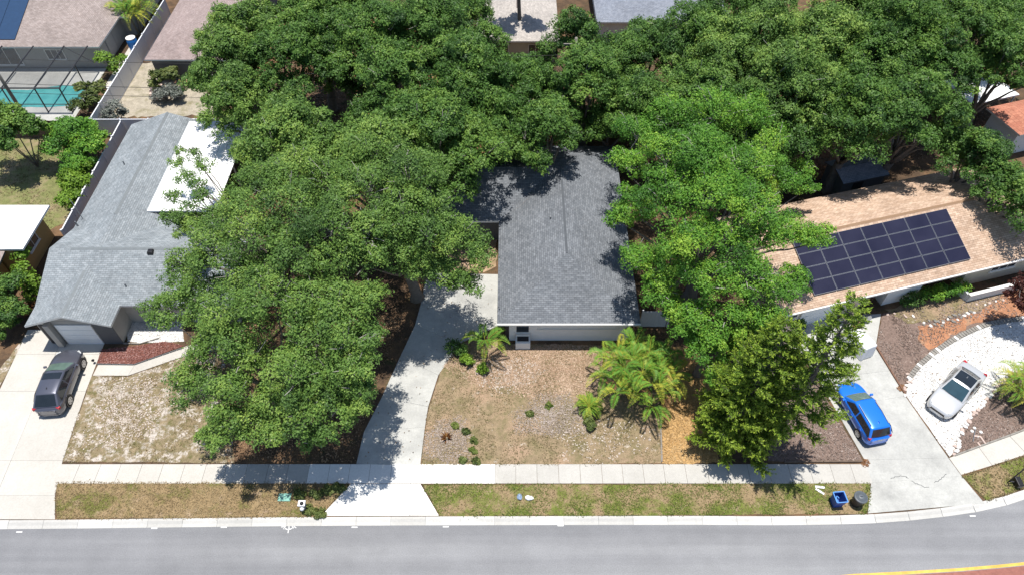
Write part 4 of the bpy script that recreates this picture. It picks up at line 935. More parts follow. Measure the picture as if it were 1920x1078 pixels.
A = [(318, 592, 6.5, 1.5), (370, 560, 8, 1.8), (440, 600, 9, 2.0), (510, 560, 9.5, 2.1), (585, 575, 9.8, 2.1), (645, 580, 9.2, 1.7), (655, 640, 9, 1.6), (590, 650, 8.8, 1.9), (400, 650, 7, 1.5), (470, 670, 7.5, 1.3), (362, 716, 5.5, 1.5), (430, 740, 6, 1.7), (438, 798, 4.8, 1.4), (500, 760, 6, 1.7), (550, 710, 7.8, 1.6), (520, 808, 4.8, 1.3), (572, 770, 6, 1.6), (630, 715, 8, 1.6), (620, 775, 6, 1.5), (658, 752, 6.4, 1.3), (592, 822, 4, 1.0), (405, 815, 3.8, 1.0), (668, 690, 8.5, 1.3), (682, 565, 8.6, 1.4), (682, 630, 8.2, 1.2), (675, 735, 7.4, 1.1)]
tree('oak_tree', 'broad oak nearest the sidewalk, left of the centre driveway', (-13.6, 22.3), lob(A), 'leaf_oak', 1.28, 0.138, 0.42, twigs=0.075)
B1 = [(345, 335, 6.6, .72), (370, 345, 6.8, .7), (385, 310, 6.8, .7), (330, 305, 6.2, .55), (362, 290, 6.6, .55), (325, 370, 6.6, .6), (378, 372, 7, .7), (355, 395, 7, .65), (338, 285, 6.2, .4), (335, 420, 7.2, 1.0), (375, 430, 7.6, 1.0), (345, 500, 7.2, 1.6), (432, 405, 9, 1.7), (400, 470, 9, 1.9), (470, 440, 10, 2.1), (470, 520, 9.5, 1.8), (540, 400, 10.5, 2.1), (560, 480, 10, 1.9), (620, 430, 10.8, 2.0), (630, 500, 9.5, 1.7), (550, 330, 11, 2.1), (490, 345, 10, 1.6), (620, 350, 11.2, 2.0), (455, 285, 8.5, 1.1)]
tree('oak_tree', 'large oak over the west house roof and white patio cover', (-15.6, 31.8), lob(B1), 'leaf_oak', 1.28, 0.138, 0.45, twigs=0.075)
B2 = [(690, 360, 11, 2.1), (690, 440, 10.5, 1.7), (755, 400, 10.4, 2.0), (765, 330, 11, 2.0), (805, 330, 9.6, 1.6), (800, 440, 9, 1.8), (855, 445, 8.2, 1.7), (892, 478, 7, 1.3), (835, 515, 7.2, 1.6), (872, 535, 6.0, 1.2), (790, 500, 8, 1.5), (745, 465, 9.5, 1.5), (815, 405, 9, 1.4), (700, 300, 11, 1.8), (690, 490, 8.6, 1.7), (715, 425, 9.8, 1.4)]
tree('oak_tree', 'oak leaning over the centre driveway beside the slate roof', (-6.9, 32.6), lob(B2), 'leaf_oak', 1.28, 0.138, 0.4, twigs=0.075)
H = [(1195, 255, 8.5, 1.7), (1265, 225, 10, 2.0), (1340, 215, 10.5, 2.1), (1405, 225, 10, 1.8), (1435, 285, 9.5, 1.8), (1180, 315, 8, 1.6), (1250, 300, 10.5, 2.1), (1320, 290, 11, 2.2), (1390, 320, 10.5, 2.1), (1185, 385, 7.6, 1.5), (1255, 380, 10, 2.1), (1330, 370, 11, 2.1), (1400, 390, 9.8, 1.9), (1470, 340, 6.5, 1.2), (1510, 352, 5.4, 1.0), (1505, 318, 5.4, .8), (1168, 412, 6.6, 1.0), (1290, 450, 9.5, 1.8), (1360, 450, 9.5, 1.9), (1430, 450, 8.6, 1.8), (1488, 440, 8, 1.5), (1528, 450, 7, 1.1), (1200, 490, 6.8, 1.5), (1258, 500, 7.5, 1.6), (1240, 548, 6, 1.2), (1320, 530, 8, 1.5), (1400, 520, 8, 1.9), (1448, 560, 7, 1.5), (1490, 525, 6.5, 1.1)]
tree('oak_tree', 'bright green oak between the slate roof and the tan roof', (12.9, 32.6), lob(H), 'leaf_bright', 1.28, 0.138, 0.46, twigs=0.075)
H2 = [(1290, 600, 6, 1.4), (1365, 600, 6.4, 1.6), (1430, 605, 6, 1.3), (1330, 650, 4.8, 1.3), (1375, 665, 4.2, 1.2), (1265, 585, 5.0, 0.9), (1340, 708, 3.2, 1.0), (1400, 640, 4.6, 1.2), (1300, 640, 4.4, 0.9)]
tree('young_oak', 'smaller leafy tree below the right oak beside the big palm', (12.3, 26.0), lob(H2), 'leaf_bright', 1.28, 0.138, 0.22, twigs=0.075)
def auto_tree(label, px, py, zt, R, mat='leaf_oak', seed=1, dens=0.66, leaf=0.18, dead=0.0, name='oak_tree', cut=None, squash=1.0):
    rg = random.Random(seed); c = P(px, py, zt); base = (c.x, c.y+0.2); n = int(4.2+R*R*0.62); lb = []
    for k in range(n):
        rho = R*0.86*math.sqrt((k+0.4)/n); a = k*2.39996+rg.uniform(-.35, .35)+seed
        z = zt-1.4-(zt*0.42)*squash*(rho/R)**2+rg.uniform(-.55, .55)
        lb.append((c.x+rho*math.cos(a)*rg.uniform(.88, 1.1), c.y+rho*math.sin(a)*rg.uniform(.88, 1.1), z, rg.uniform(1.25, 1.95)*(0.75+0.06*R)))
    return tree(name, label, base, lb, mat, dens, leaf, 0.2+0.045*R, twigs=0.02, dead=dead)
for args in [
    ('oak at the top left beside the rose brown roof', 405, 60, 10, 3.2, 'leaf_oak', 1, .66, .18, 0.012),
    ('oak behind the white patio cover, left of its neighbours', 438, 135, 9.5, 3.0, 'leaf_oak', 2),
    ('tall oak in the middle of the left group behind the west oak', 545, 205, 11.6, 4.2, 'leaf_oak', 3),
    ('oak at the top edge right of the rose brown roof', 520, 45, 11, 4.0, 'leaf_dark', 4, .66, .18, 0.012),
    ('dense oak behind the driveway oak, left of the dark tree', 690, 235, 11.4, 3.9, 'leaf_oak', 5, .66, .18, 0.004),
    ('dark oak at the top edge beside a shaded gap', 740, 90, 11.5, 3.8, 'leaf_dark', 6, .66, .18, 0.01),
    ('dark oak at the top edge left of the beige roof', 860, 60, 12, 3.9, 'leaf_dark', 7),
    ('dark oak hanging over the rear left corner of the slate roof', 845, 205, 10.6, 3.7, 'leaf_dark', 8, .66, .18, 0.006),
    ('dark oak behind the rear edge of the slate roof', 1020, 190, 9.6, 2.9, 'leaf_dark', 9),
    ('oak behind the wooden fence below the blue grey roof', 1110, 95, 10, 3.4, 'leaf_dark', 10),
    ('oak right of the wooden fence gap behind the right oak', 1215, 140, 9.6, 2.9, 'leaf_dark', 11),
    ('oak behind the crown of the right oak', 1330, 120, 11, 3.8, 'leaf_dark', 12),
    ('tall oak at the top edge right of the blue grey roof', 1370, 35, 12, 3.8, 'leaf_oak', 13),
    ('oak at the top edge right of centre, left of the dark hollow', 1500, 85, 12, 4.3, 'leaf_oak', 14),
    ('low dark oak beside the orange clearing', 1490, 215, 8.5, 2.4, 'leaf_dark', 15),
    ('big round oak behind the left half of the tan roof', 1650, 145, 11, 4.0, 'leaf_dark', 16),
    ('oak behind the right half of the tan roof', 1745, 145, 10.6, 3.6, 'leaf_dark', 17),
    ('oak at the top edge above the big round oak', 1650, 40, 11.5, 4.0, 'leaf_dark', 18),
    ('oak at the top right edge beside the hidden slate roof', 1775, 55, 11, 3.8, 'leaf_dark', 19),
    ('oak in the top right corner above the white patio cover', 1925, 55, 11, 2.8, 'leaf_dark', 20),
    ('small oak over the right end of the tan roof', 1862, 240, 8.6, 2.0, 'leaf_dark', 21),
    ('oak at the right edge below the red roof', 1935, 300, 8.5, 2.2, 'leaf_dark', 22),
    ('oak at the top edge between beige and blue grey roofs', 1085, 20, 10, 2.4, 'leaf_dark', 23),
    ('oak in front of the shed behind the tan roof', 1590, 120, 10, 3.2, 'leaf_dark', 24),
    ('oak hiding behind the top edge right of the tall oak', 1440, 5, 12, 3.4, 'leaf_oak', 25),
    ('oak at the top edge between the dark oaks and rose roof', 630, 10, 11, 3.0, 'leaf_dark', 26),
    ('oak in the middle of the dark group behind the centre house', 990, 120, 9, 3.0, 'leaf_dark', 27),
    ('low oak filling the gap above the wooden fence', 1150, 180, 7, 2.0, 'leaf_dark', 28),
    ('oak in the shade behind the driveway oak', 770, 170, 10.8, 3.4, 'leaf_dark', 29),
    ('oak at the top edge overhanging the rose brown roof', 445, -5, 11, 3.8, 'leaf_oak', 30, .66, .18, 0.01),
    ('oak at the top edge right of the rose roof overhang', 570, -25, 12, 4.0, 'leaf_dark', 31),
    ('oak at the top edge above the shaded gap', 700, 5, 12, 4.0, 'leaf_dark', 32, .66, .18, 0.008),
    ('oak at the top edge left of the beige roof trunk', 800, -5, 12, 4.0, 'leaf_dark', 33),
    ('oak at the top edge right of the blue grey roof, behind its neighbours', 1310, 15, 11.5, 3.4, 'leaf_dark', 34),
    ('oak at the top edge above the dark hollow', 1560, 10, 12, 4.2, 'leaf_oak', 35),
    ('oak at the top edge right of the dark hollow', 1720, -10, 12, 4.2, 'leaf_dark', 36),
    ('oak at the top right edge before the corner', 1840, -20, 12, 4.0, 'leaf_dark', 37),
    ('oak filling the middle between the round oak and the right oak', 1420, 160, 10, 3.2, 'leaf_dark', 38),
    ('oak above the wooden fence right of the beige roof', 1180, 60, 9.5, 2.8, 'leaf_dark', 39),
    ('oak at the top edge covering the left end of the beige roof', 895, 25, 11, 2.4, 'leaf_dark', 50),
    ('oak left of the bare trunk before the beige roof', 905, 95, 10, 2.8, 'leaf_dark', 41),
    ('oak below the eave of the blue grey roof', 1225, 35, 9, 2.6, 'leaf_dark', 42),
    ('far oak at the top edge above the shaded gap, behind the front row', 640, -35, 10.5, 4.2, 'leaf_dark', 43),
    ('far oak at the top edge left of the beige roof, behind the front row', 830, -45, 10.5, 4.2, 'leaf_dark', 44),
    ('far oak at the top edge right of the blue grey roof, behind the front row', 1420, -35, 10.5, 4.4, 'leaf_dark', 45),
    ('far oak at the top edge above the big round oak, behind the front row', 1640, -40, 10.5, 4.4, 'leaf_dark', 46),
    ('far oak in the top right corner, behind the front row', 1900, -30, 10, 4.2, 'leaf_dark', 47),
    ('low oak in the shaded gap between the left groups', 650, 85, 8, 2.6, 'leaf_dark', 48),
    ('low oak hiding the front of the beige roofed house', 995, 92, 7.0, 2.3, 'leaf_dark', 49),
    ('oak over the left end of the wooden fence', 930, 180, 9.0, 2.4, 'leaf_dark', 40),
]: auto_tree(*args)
tr = thing('bare_tree', 'dark slender trunk standing before the beige roof', 'tree', P(972, 95)); 
mbt = MB(); mbt.tube([(0, 0, 0), (0.1, 0, 3), (0, 0.1, 5.5), (-.3, 0, 8.5)], [0.24, 0.2, 0.17, 0.1], 8); mbt.tube([(0, 0.1, 5.5), (1.0, 0.2, 7.6)], [0.12, 0.06], 6); mbt.build('trunk', 'bark', tr, smooth=True)
pA = crown_arrays([(tr.location.x-1.2, tr.location.y, 9.2, 1.3), (tr.location.x+1.6, tr.location.y, 8.6, 1.1)], 0.7, 0.22); b3 = np.array(tr.location)
link('crown', leaf_mesh('crown', pA[0]-b3, *pA[1:6], 'leaf_dark'), tr)

def shrub(label, spots, mat, leaf=0.16, dens=1.3, name='shrub', cat='shrub', stem=0.05, group=None):
    """spots: (px, py, z, r) lobes"""
    lb = [(*P(a, b, z), r) for a, b, z, r in spots]; bx = sum(l[0] for l in lb)/len(lb); by = sum(l[1] for l in lb)/len(lb)
    t = thing(name, label, cat, (bx, by, 0), 0, group); p, nr, ta, ln, wd, ti, C = crown_arrays(lb, dens, leaf)
    p[:, 2] = np.maximum(p[:, 2], 0.04)
    link('foliage', leaf_mesh('foliage', p-np.array([bx, by, 0]), nr, ta, ln, wd, ti, mat), t)
    mb = MB()
    for l in lb: limb(mb, (bx, by, 0), Vector(l[:3]), stem*1.3, stem*0.5, 0.1, 5, 3)
    mb.build('stems', 'bark', t, world=True); return t
shrub('dense dark green shrub at the left edge below the utility pole', [(8, 222, 4.6, 1.4), (45, 235, 4.4, 1.2), (5, 258, 4.0, 1.4), (70, 242, 3.6, .8), (-30, 225, 5.0, 1.8)], 'leaf_dark', 0.2)
shrub('bright green bushy shrub along the pale grey side fence', [(150, 250, 2.6, 1.6), (120, 275, 2.2, 1.5), (175, 275, 2.2, 1.3), (145, 305, 1.8, 1.3), (125, 250, 2.2, 1.2)], 'leaf_bright', 0.18)
shrub('lime green shrub against the pale grey side fence, below the bushy one', [(140, 345, 1.6, 1.1), (132, 378, 1.3, 1.0), (152, 318, 1.7, 1.0)], 'leaf_lime', 0.18)
shrub('big round dark bush at the left edge beside the driveway', [(20, 545, 2.4, 1.3), (-15, 570, 2.2, 1.4), (25, 585, 1.7, 1.1), (10, 610, 1.0, .9)], 'leaf_dark', 0.15)
shrub('lime green vine plant climbing the tan wall', [(40, 478, 2.2, .55), (45, 505, 1.8, .6), (55, 530, 1.3, .6), (62, 552, .8, .5)], 'leaf_lime', 0.2)
shrub('reddish low bush behind the dark round bush', [(62, 580, .5, .5), (40, 520, 1.2, .5)], 'leaf_red', 0.16)
shrub('tangled olive shrub beside the swimming pool', [(158, 168, 1.5, .8), (168, 185, 1.5, .9), (148, 200, 1.2, .7), (186, 165, 1.2, .6)], 'leaf_shrub', 0.22, 0.8)
shrub('yellow green shrub between pool cage and white fence', [(195, 112, 1.8, .7), (215, 125, 1.4, .7), (230, 112, 1.2, .5)], 'leaf_lime', 0.22, 0.7)
shrub('grey leaved shrub in the corner of the white fences', [(215, 203, 1.5, .7), (205, 218, 1.1, .7), (230, 210, .9, .4)], 'leaf_grey', 0.2, 0.7)
shrub('yellow green bush at the corner of the rose roofed house', [(300, 145, 1.6, .8), (320, 140, 1.6, .8), (288, 160, 1.0, .5)], 'leaf_shrub', 0.2)
shrub('dark heap of brush beside the sandy yard', [(300, 180, .6, .8), (325, 178, .7, .9)], 'leaf_grey', 0.18, 0.8)
shrub('clipped green hedge along the front of the tan house', [(1742, 552, .75, .5), (1758, 549, .8, .5), (1774, 545, .8, .5), (1790, 541, .8, .5), (1804, 536, .75, .5)], 'leaf_bright', 0.12, 2.0, 'hedge', 'hedge')
shrub('dark shrub in the shade left of the clipped hedge', [(1700, 566, .5, .4), (1716, 560, .7, .5)], 'leaf_dark', 0.14)
shrub('lime green round shrub below the small palm, left one', [(876, 676, .35, .38), (870, 672, .3, .3)], 'leaf_lime', 0.13, 2.5)
shrub('lime green round shrub below the small palm, right one', [(905, 690, .3, .33)], 'leaf_lime', 0.13, 2.5)
shrub('dark green shrub in the shade of the small palm', [(850, 650, .4, .5), (865, 655, .4, .4)], 'leaf_dark', 0.14)
shrub('yellowish tuft of plants below the little round palm', [(1108, 798, .2, .3), (1104, 788, .25, .25)], 'leaf_shrub', 0.15, 2)
for k, (a, b, lab) in enumerate([(852, 798, 'olive low tuft right of the bromeliad, upper'), (873, 808, 'olive low tuft at the upper edge of the mulch corner'), (888, 826, 'green low tuft at the right edge of the mulch corner'), (886, 845, 'dull green tuft right of the mulch corner, below the green one'), (868, 862, 'wide olive tuft near the sidewalk by the mulch corner'), (893, 864, 'rightmost tuft near the sidewalk by the mulch corner'), (1028, 760, 'small green tuft inside the round mulch patch'), (993, 775, 'dark green tuft at the left of the round mulch patch')]):
    shrub(lab, [(a, b, .03, .2), (a+4, b+2, .02, .14)], 'leaf_shrub' if k % 3 else 'grass_green', 0.12, 2.2, 'ground_plant', 'plant', 0.015, 'low plants on the lawn')
for a, b, lab in [(590, 925, 'weedy green plant between the water box and the apron'), (578, 955, 'weedy plant in front of the white pedestal'), (612, 918, 'bright green tuft of weeds by the apron edge'), (634, 912, 'tall thin weeds at the top corner of the apron'), (560, 925, 'weeds left of the white pedestal'), (597, 960, 'weedy tuft beside the kerb near the apron')]:
    shrub(lab, [(a, b, .10, .28), (a+7, b+3, .08, .2)], 'leaf_shrub', 0.11, 2.2, 'weed', 'plant', 0.012, 'weeds on the verge')
shrub('young shrub beside the small porch at the tan house garage', [(1500, 608, .5, .4), (1488, 606, .4, .35)], 'leaf_dark', 0.14)

# palms
def frond_mesh(name, Lf, rise, droop, nl, ll, mat, yellow=0.0, seed=0, w=0.05, vee=0.35):
    rg = np.random.default_rng(seed); ts = np.linspace(0.16, 1, nl); n = nl*2
    def curve(t): return np.column_stack([Lf*t*(1-0.12*t), np.zeros_like(t), rise*np.sin(np.minimum(t*1.9, 2.2))-droop*t**2.4])
    c = curve(ts); p = []; ta = []; nr = []; ln = []
    for s in (1, -1):
        l = ll*(np.sin(np.pi*np.clip(ts*0.88+0.1, 0, 1))**0.6)*rg.uniform(0.85, 1.1, nl)
        d = np.column_stack([0.55+0.3*ts, np.full(nl, s*0.85), np.full(nl, vee)-0.55*ts+rg.normal(0, .06, nl)]); d = unit(d)
        p.append(c+d*l[:, None]*0.5); ta.append(d); nr.append(np.column_stack([np.zeros(nl), np.full(nl, -s*0.45), np.ones(nl)])+rg.normal(0, .12, (nl, 3))); ln.append(l)
    p = np.vstack(p); tint = 0.42+0.35*yellow+rg.normal(0, 0.13, n)+0.16*np.tile(ts, 2)
    me = leaf_mesh(name, p, np.vstack(nr), np.vstack(ta), np.concatenate(ln), np.full(n, w), tint, mat)
    bm = bmesh.new(); bm.from_mesh(me); lay = bm.faces.layers.float.get('tint'); cc = curve(np.linspace(0, 1, 9))
    for i in range(8):
        r0 = 0.03*(1-i/9); r1 = 0.03*(1-(i+1)/9); a, b = cc[i], cc[i+1]
        q = [bm.verts.new(a+np.array(o)) for o in ((0, r0, 0), (0, 0, r0), (0, -r0, 0))]+[bm.verts.new(b+np.array(o)) for o in ((0, r1, 0), (0, 0, r1), (0, -r1, 0))]
        for f in ((0, 1, 4, 3), (1, 2, 5, 4)): fc = bm.faces.new([q[k] for k in f]); fc[lay] = 0.8
    bm.to_mesh(me); bm.free(); return me
FRONDS = [frond_mesh('frond', 2.3, 0.75, 1.5, 34, 0.62, 'leaf_palm', y, s, 0.048) for s, y in ((1, -0.2), (2, 0.35), (3, 0.95))]
FR_UP = [frond_mesh('frond', 2.1, 1.3, 0.9, 32, 0.55, 'leaf_palm', y, s, 0.046) for s, y in ((4, -0.5), (5, -0.05))]
FR_DEAD = [frond_mesh('frond', 2.0, 0.2, 1.9, 30, 0.5, 'leaf_dead', 0.2, 8, 0.045)]
FR_SM = [frond_mesh('frond', 1.1, 0.45, 0.7, 26, 0.36, 'leaf_palm', y, s, 0.034) for s, y in ((6, 0.1), (7, 0.5))]
def add_fronds(t, c, n, meshes, sc=1.0, tilt=(-0.15, 0.35), seed=0, phase=0.0):
    rg = random.Random(seed)
    for k in range(n):
        o = link('frond', rg.choice(meshes), t); o.location = (c[0], c[1], c[2]); s = sc*rg.uniform(0.82, 1.15); o.scale = (s, s*rg.choice((1, -1)), s)
        o.rotation_euler = (rg.uniform(-.3, .3), -rg.uniform(*tilt), phase+k*2.39996+rg.uniform(-.25, .25))
b = P(912, 668); pm = thing('palm', 'small solitary palm left of the centre house front', 'palm', b)
MB().tube([(0, 0, 0), (0.03, 0, 0.8), (0.0, -.03, 1.7)], [0.11, 0.085, 0.07], 9).build('trunk', 'palm_trunk', pm, smooth=True)
add_fronds(pm, (0, -.03, 1.65), 11, FRONDS[:2]+FR_UP[:1], 0.72, (-0.1, 0.45), 3)
b = P(1190, 728); pm = thing('palm_clump', 'large bushy yellow green palm clump in front of the centre house', 'palm', b)
rg = random.Random(5)
for k in range(24):
    a = k*2.39996; rr = 1.45*math.sqrt((k+0.3)/24); hh = 2.7-1.1*(rr/1.45)**2+rg.uniform(-.45, .45); x, y = rr*1.3*math.cos(a), rr*1.1*math.sin(a); lx_, ly_ = x*1.35, y*1.35
    MB().tube([(x*0.5, y*0.5, 0), ((x+lx_)/2*0.8, (y+ly_)/2*.8, hh*0.6), (lx_, ly_, hh)], [0.06, 0.05, 0.035], 6).build('stem', 'palm_trunk', pm, smooth=True)
    add_fronds(pm, (lx_, ly_, hh), 7, FRONDS*2+FR_UP*3+FR_DEAD, 0.66, (-0.2, 0.6), 40+k, k)
b = P(1103, 768); pm = thing('palm', 'little round palm at the left foot of the palm clump', 'palm', b)
MB().tube([(0, 0, 0), (0, 0, 0.45)], [0.12, 0.09], 8).build('trunk', 'palm_trunk', pm); add_fronds(pm, (0, 0, 0.45), 20, FR_SM, 0.9, (-0.3, 0.6), 9)
b = P(1893, 748); pm = thing('palm_clump', 'yellowish palm clump in the corner mulch bed', 'palm', b)
for k in range(7):
    a = k*0.9; x, y = 0.75*math.cos(a), 0.75*math.sin(a); x += 0.45
    MB().tube([(x*0.6, y*0.6, 0), (x, y, 1.3)], [0.08, 0.05], 6).build('stem', 'palm_trunk', pm); add_fronds(pm, (x, y, 1.3), 7, FRONDS[1:]+FR_UP[1:], 0.68, (-0.2, 0.5), 70+k, k)
b = P(266, 62); pm = thing('palm_clump', 'tall feathery palm between the two roofs at the top left', 'palm', b)
for k in range(7):
    a = k*0.9; x, y = 0.8*math.cos(a), 0.8*math.sin(a); MB().tube([(x*0.5, y*0.5, 0), (x, y, 2.6)], [0.09, 0.06], 6).build('stem', 'palm_trunk', pm); add_fronds(pm, (x, y, 2.6), 7, FRONDS+FR_UP, 0.95, (-0.2, 0.5), 90+k, k)
b = P(838, 822); pm = thing('bromeliad', 'reddish brown bromeliad in the greyish mulch corner', 'plant', b)
n = 34; aa = RNG.uniform(0, 6.28, n); el = RNG.uniform(0.2, 1.1, n); d = np.column_stack([np.cos(aa)*np.cos(el), np.sin(aa)*np.cos(el), np.sin(el)]); ll = RNG.uniform(0.35, 0.62, n)
link('leaves', leaf_mesh('leaves', d*ll[:, None]*0.5, np.column_stack([-np.cos(aa)*np.sin(el), -np.sin(aa)*np.sin(el), np.cos(el)]), d, ll, np.full(n, 0.1), RNG.random(n), 'leaf_red'), pm)
MB().lathe([(0.06, 0), (0.1, 0.06), (0.04, 0.16)], n=8).build('core', 'palm_trunk', pm)

# Norfolk pines: whorled tiers of rope-like shoots
def norfolk(label, base, h, r0, seed, z0=1.2, sparse=1.0, mat='leaf_pine', lean=(0, 0), step=1.0, tone=0.0, pw=0.62):
    rg = np.random.default_rng(seed); t = thing('norfolk_pine', label, 'pine tree', (base[0], base[1], 0))
    tw = lambda z: np.array([lean[0]*(z/h)**1.5, lean[1]*(z/h)**1.5, z])
    MB().tube([tuple(tw(z)) for z in np.linspace(0, h, 9)], list(np.linspace(0.2, 0.025, 9)), 8).build('trunk', 'bark', t, smooth=True)
    br = MB(); P_, T_, L_, TI = [], [], [], []
    z = z0
    while z < h-0.15:
        f = (z-z0)/(h-z0); Lb = r0*(1-f)**pw*(0.9+0.1*math.sin(z*3))+0.25; nb = 6 if f < 0.75 else 5; ph = rg.uniform(0, 6.28)
        for k in range(nb):
            a = ph+6.283*k/nb+rg.normal(0, .12); Lk = Lb*rg.uniform(0.78, 1.1); o = tw(z+rg.normal(0, .08))
            S = np.linspace(0, 1, 6); rise = rg.uniform(0.12, 0.32)
            pts = o+np.column_stack([np.cos(a)*Lk*S, np.sin(a)*Lk*S, Lk*(0.05*S+rise*S**2-0.10*S*(1-S))])
            br.tube([tuple(q) for q in pts], [0.035*(1-.75*s)+0.006 for s in S], 4, cap=False)
            ns = int(15*Lk*sparse)+5
            for s in rg.uniform(0.22, 1.0, ns)**0.75:
                q = o+np.array([math.cos(a)*Lk*s, math.sin(a)*Lk*s, Lk*(0.05*s+rise*s*s-0.1*s*(1-s))]); sd_ = rg.choice((-1, 1)); b2 = a+sd_*rg.uniform(0.15, 1.0)
                d = np.array([math.cos(b2)*0.85, math.sin(b2)*0.85, rg.uniform(0.15, 0.75)]); d /= np.linalg.norm(d); l = rg.uniform(0.35, 0.75)*(0.65+0.4*min(1, Lk/2))
                br.tube([tuple(q), tuple(q+d*l)], [0.008, 0.004], 3, cap=False)
                m = int(13*l/0.55); u = rg.random(m); pos = q+d*l*u[:, None]; nd = unit(rg.normal(0, 1, (m, 3))*0.6+d*0.9)
                P_.append(pos+nd*0.06); T_.append(nd); L_.append(np.full(m, 0.2)); TI.append(0.28+0.42*u+rg.normal(0, .12, m)+tone)
        z += step*rg.uniform(0.42, 0.6)*(1 if f < 0.8 else 0.75)
    br.build('branches', 'bark', t)
    p = np.vstack(P_); n = len(p)
    link('crown', leaf_mesh('crown', p, rg.normal(0, 1, (n, 3))+np.array([0, 0, .5]), np.vstack(T_), np.concatenate(L_), np.full(n, 0.062), np.concatenate(TI), mat), t)
    return t
norfolk('tall Norfolk pine whose top rises over the tan house garage', (15.9, 20.5), 14.6, 2.3, 11, z0=4.5, sparse=0.9, step=1.5, tone=.1, pw=0.85)
norfolk('shorter Norfolk pine close behind the sidewalk, left of the tall one', (14.0, 21.6), 11.2, 2.7, 12, z0=1.2, sparse=1.05, tone=.06)
norfolk('low bushy Norfolk pine nearest the sidewalk', (13.6, 21.3), 6.8, 2.8, 13, z0=0.8, sparse=1.35, tone=.18)

tree('purple_tree', 'dark purple leaved tree at the right edge above the white gravel', P2(1935, 592), [(*P(1940, 545, 3.4), 1.1), (*P(1912, 565, 2.8), .8), (*P(1960, 570, 3.0), 1.0), (*P(1918, 535, 3.4), .7)], 'leaf_purple', 0.8, 0.16, 0.1)

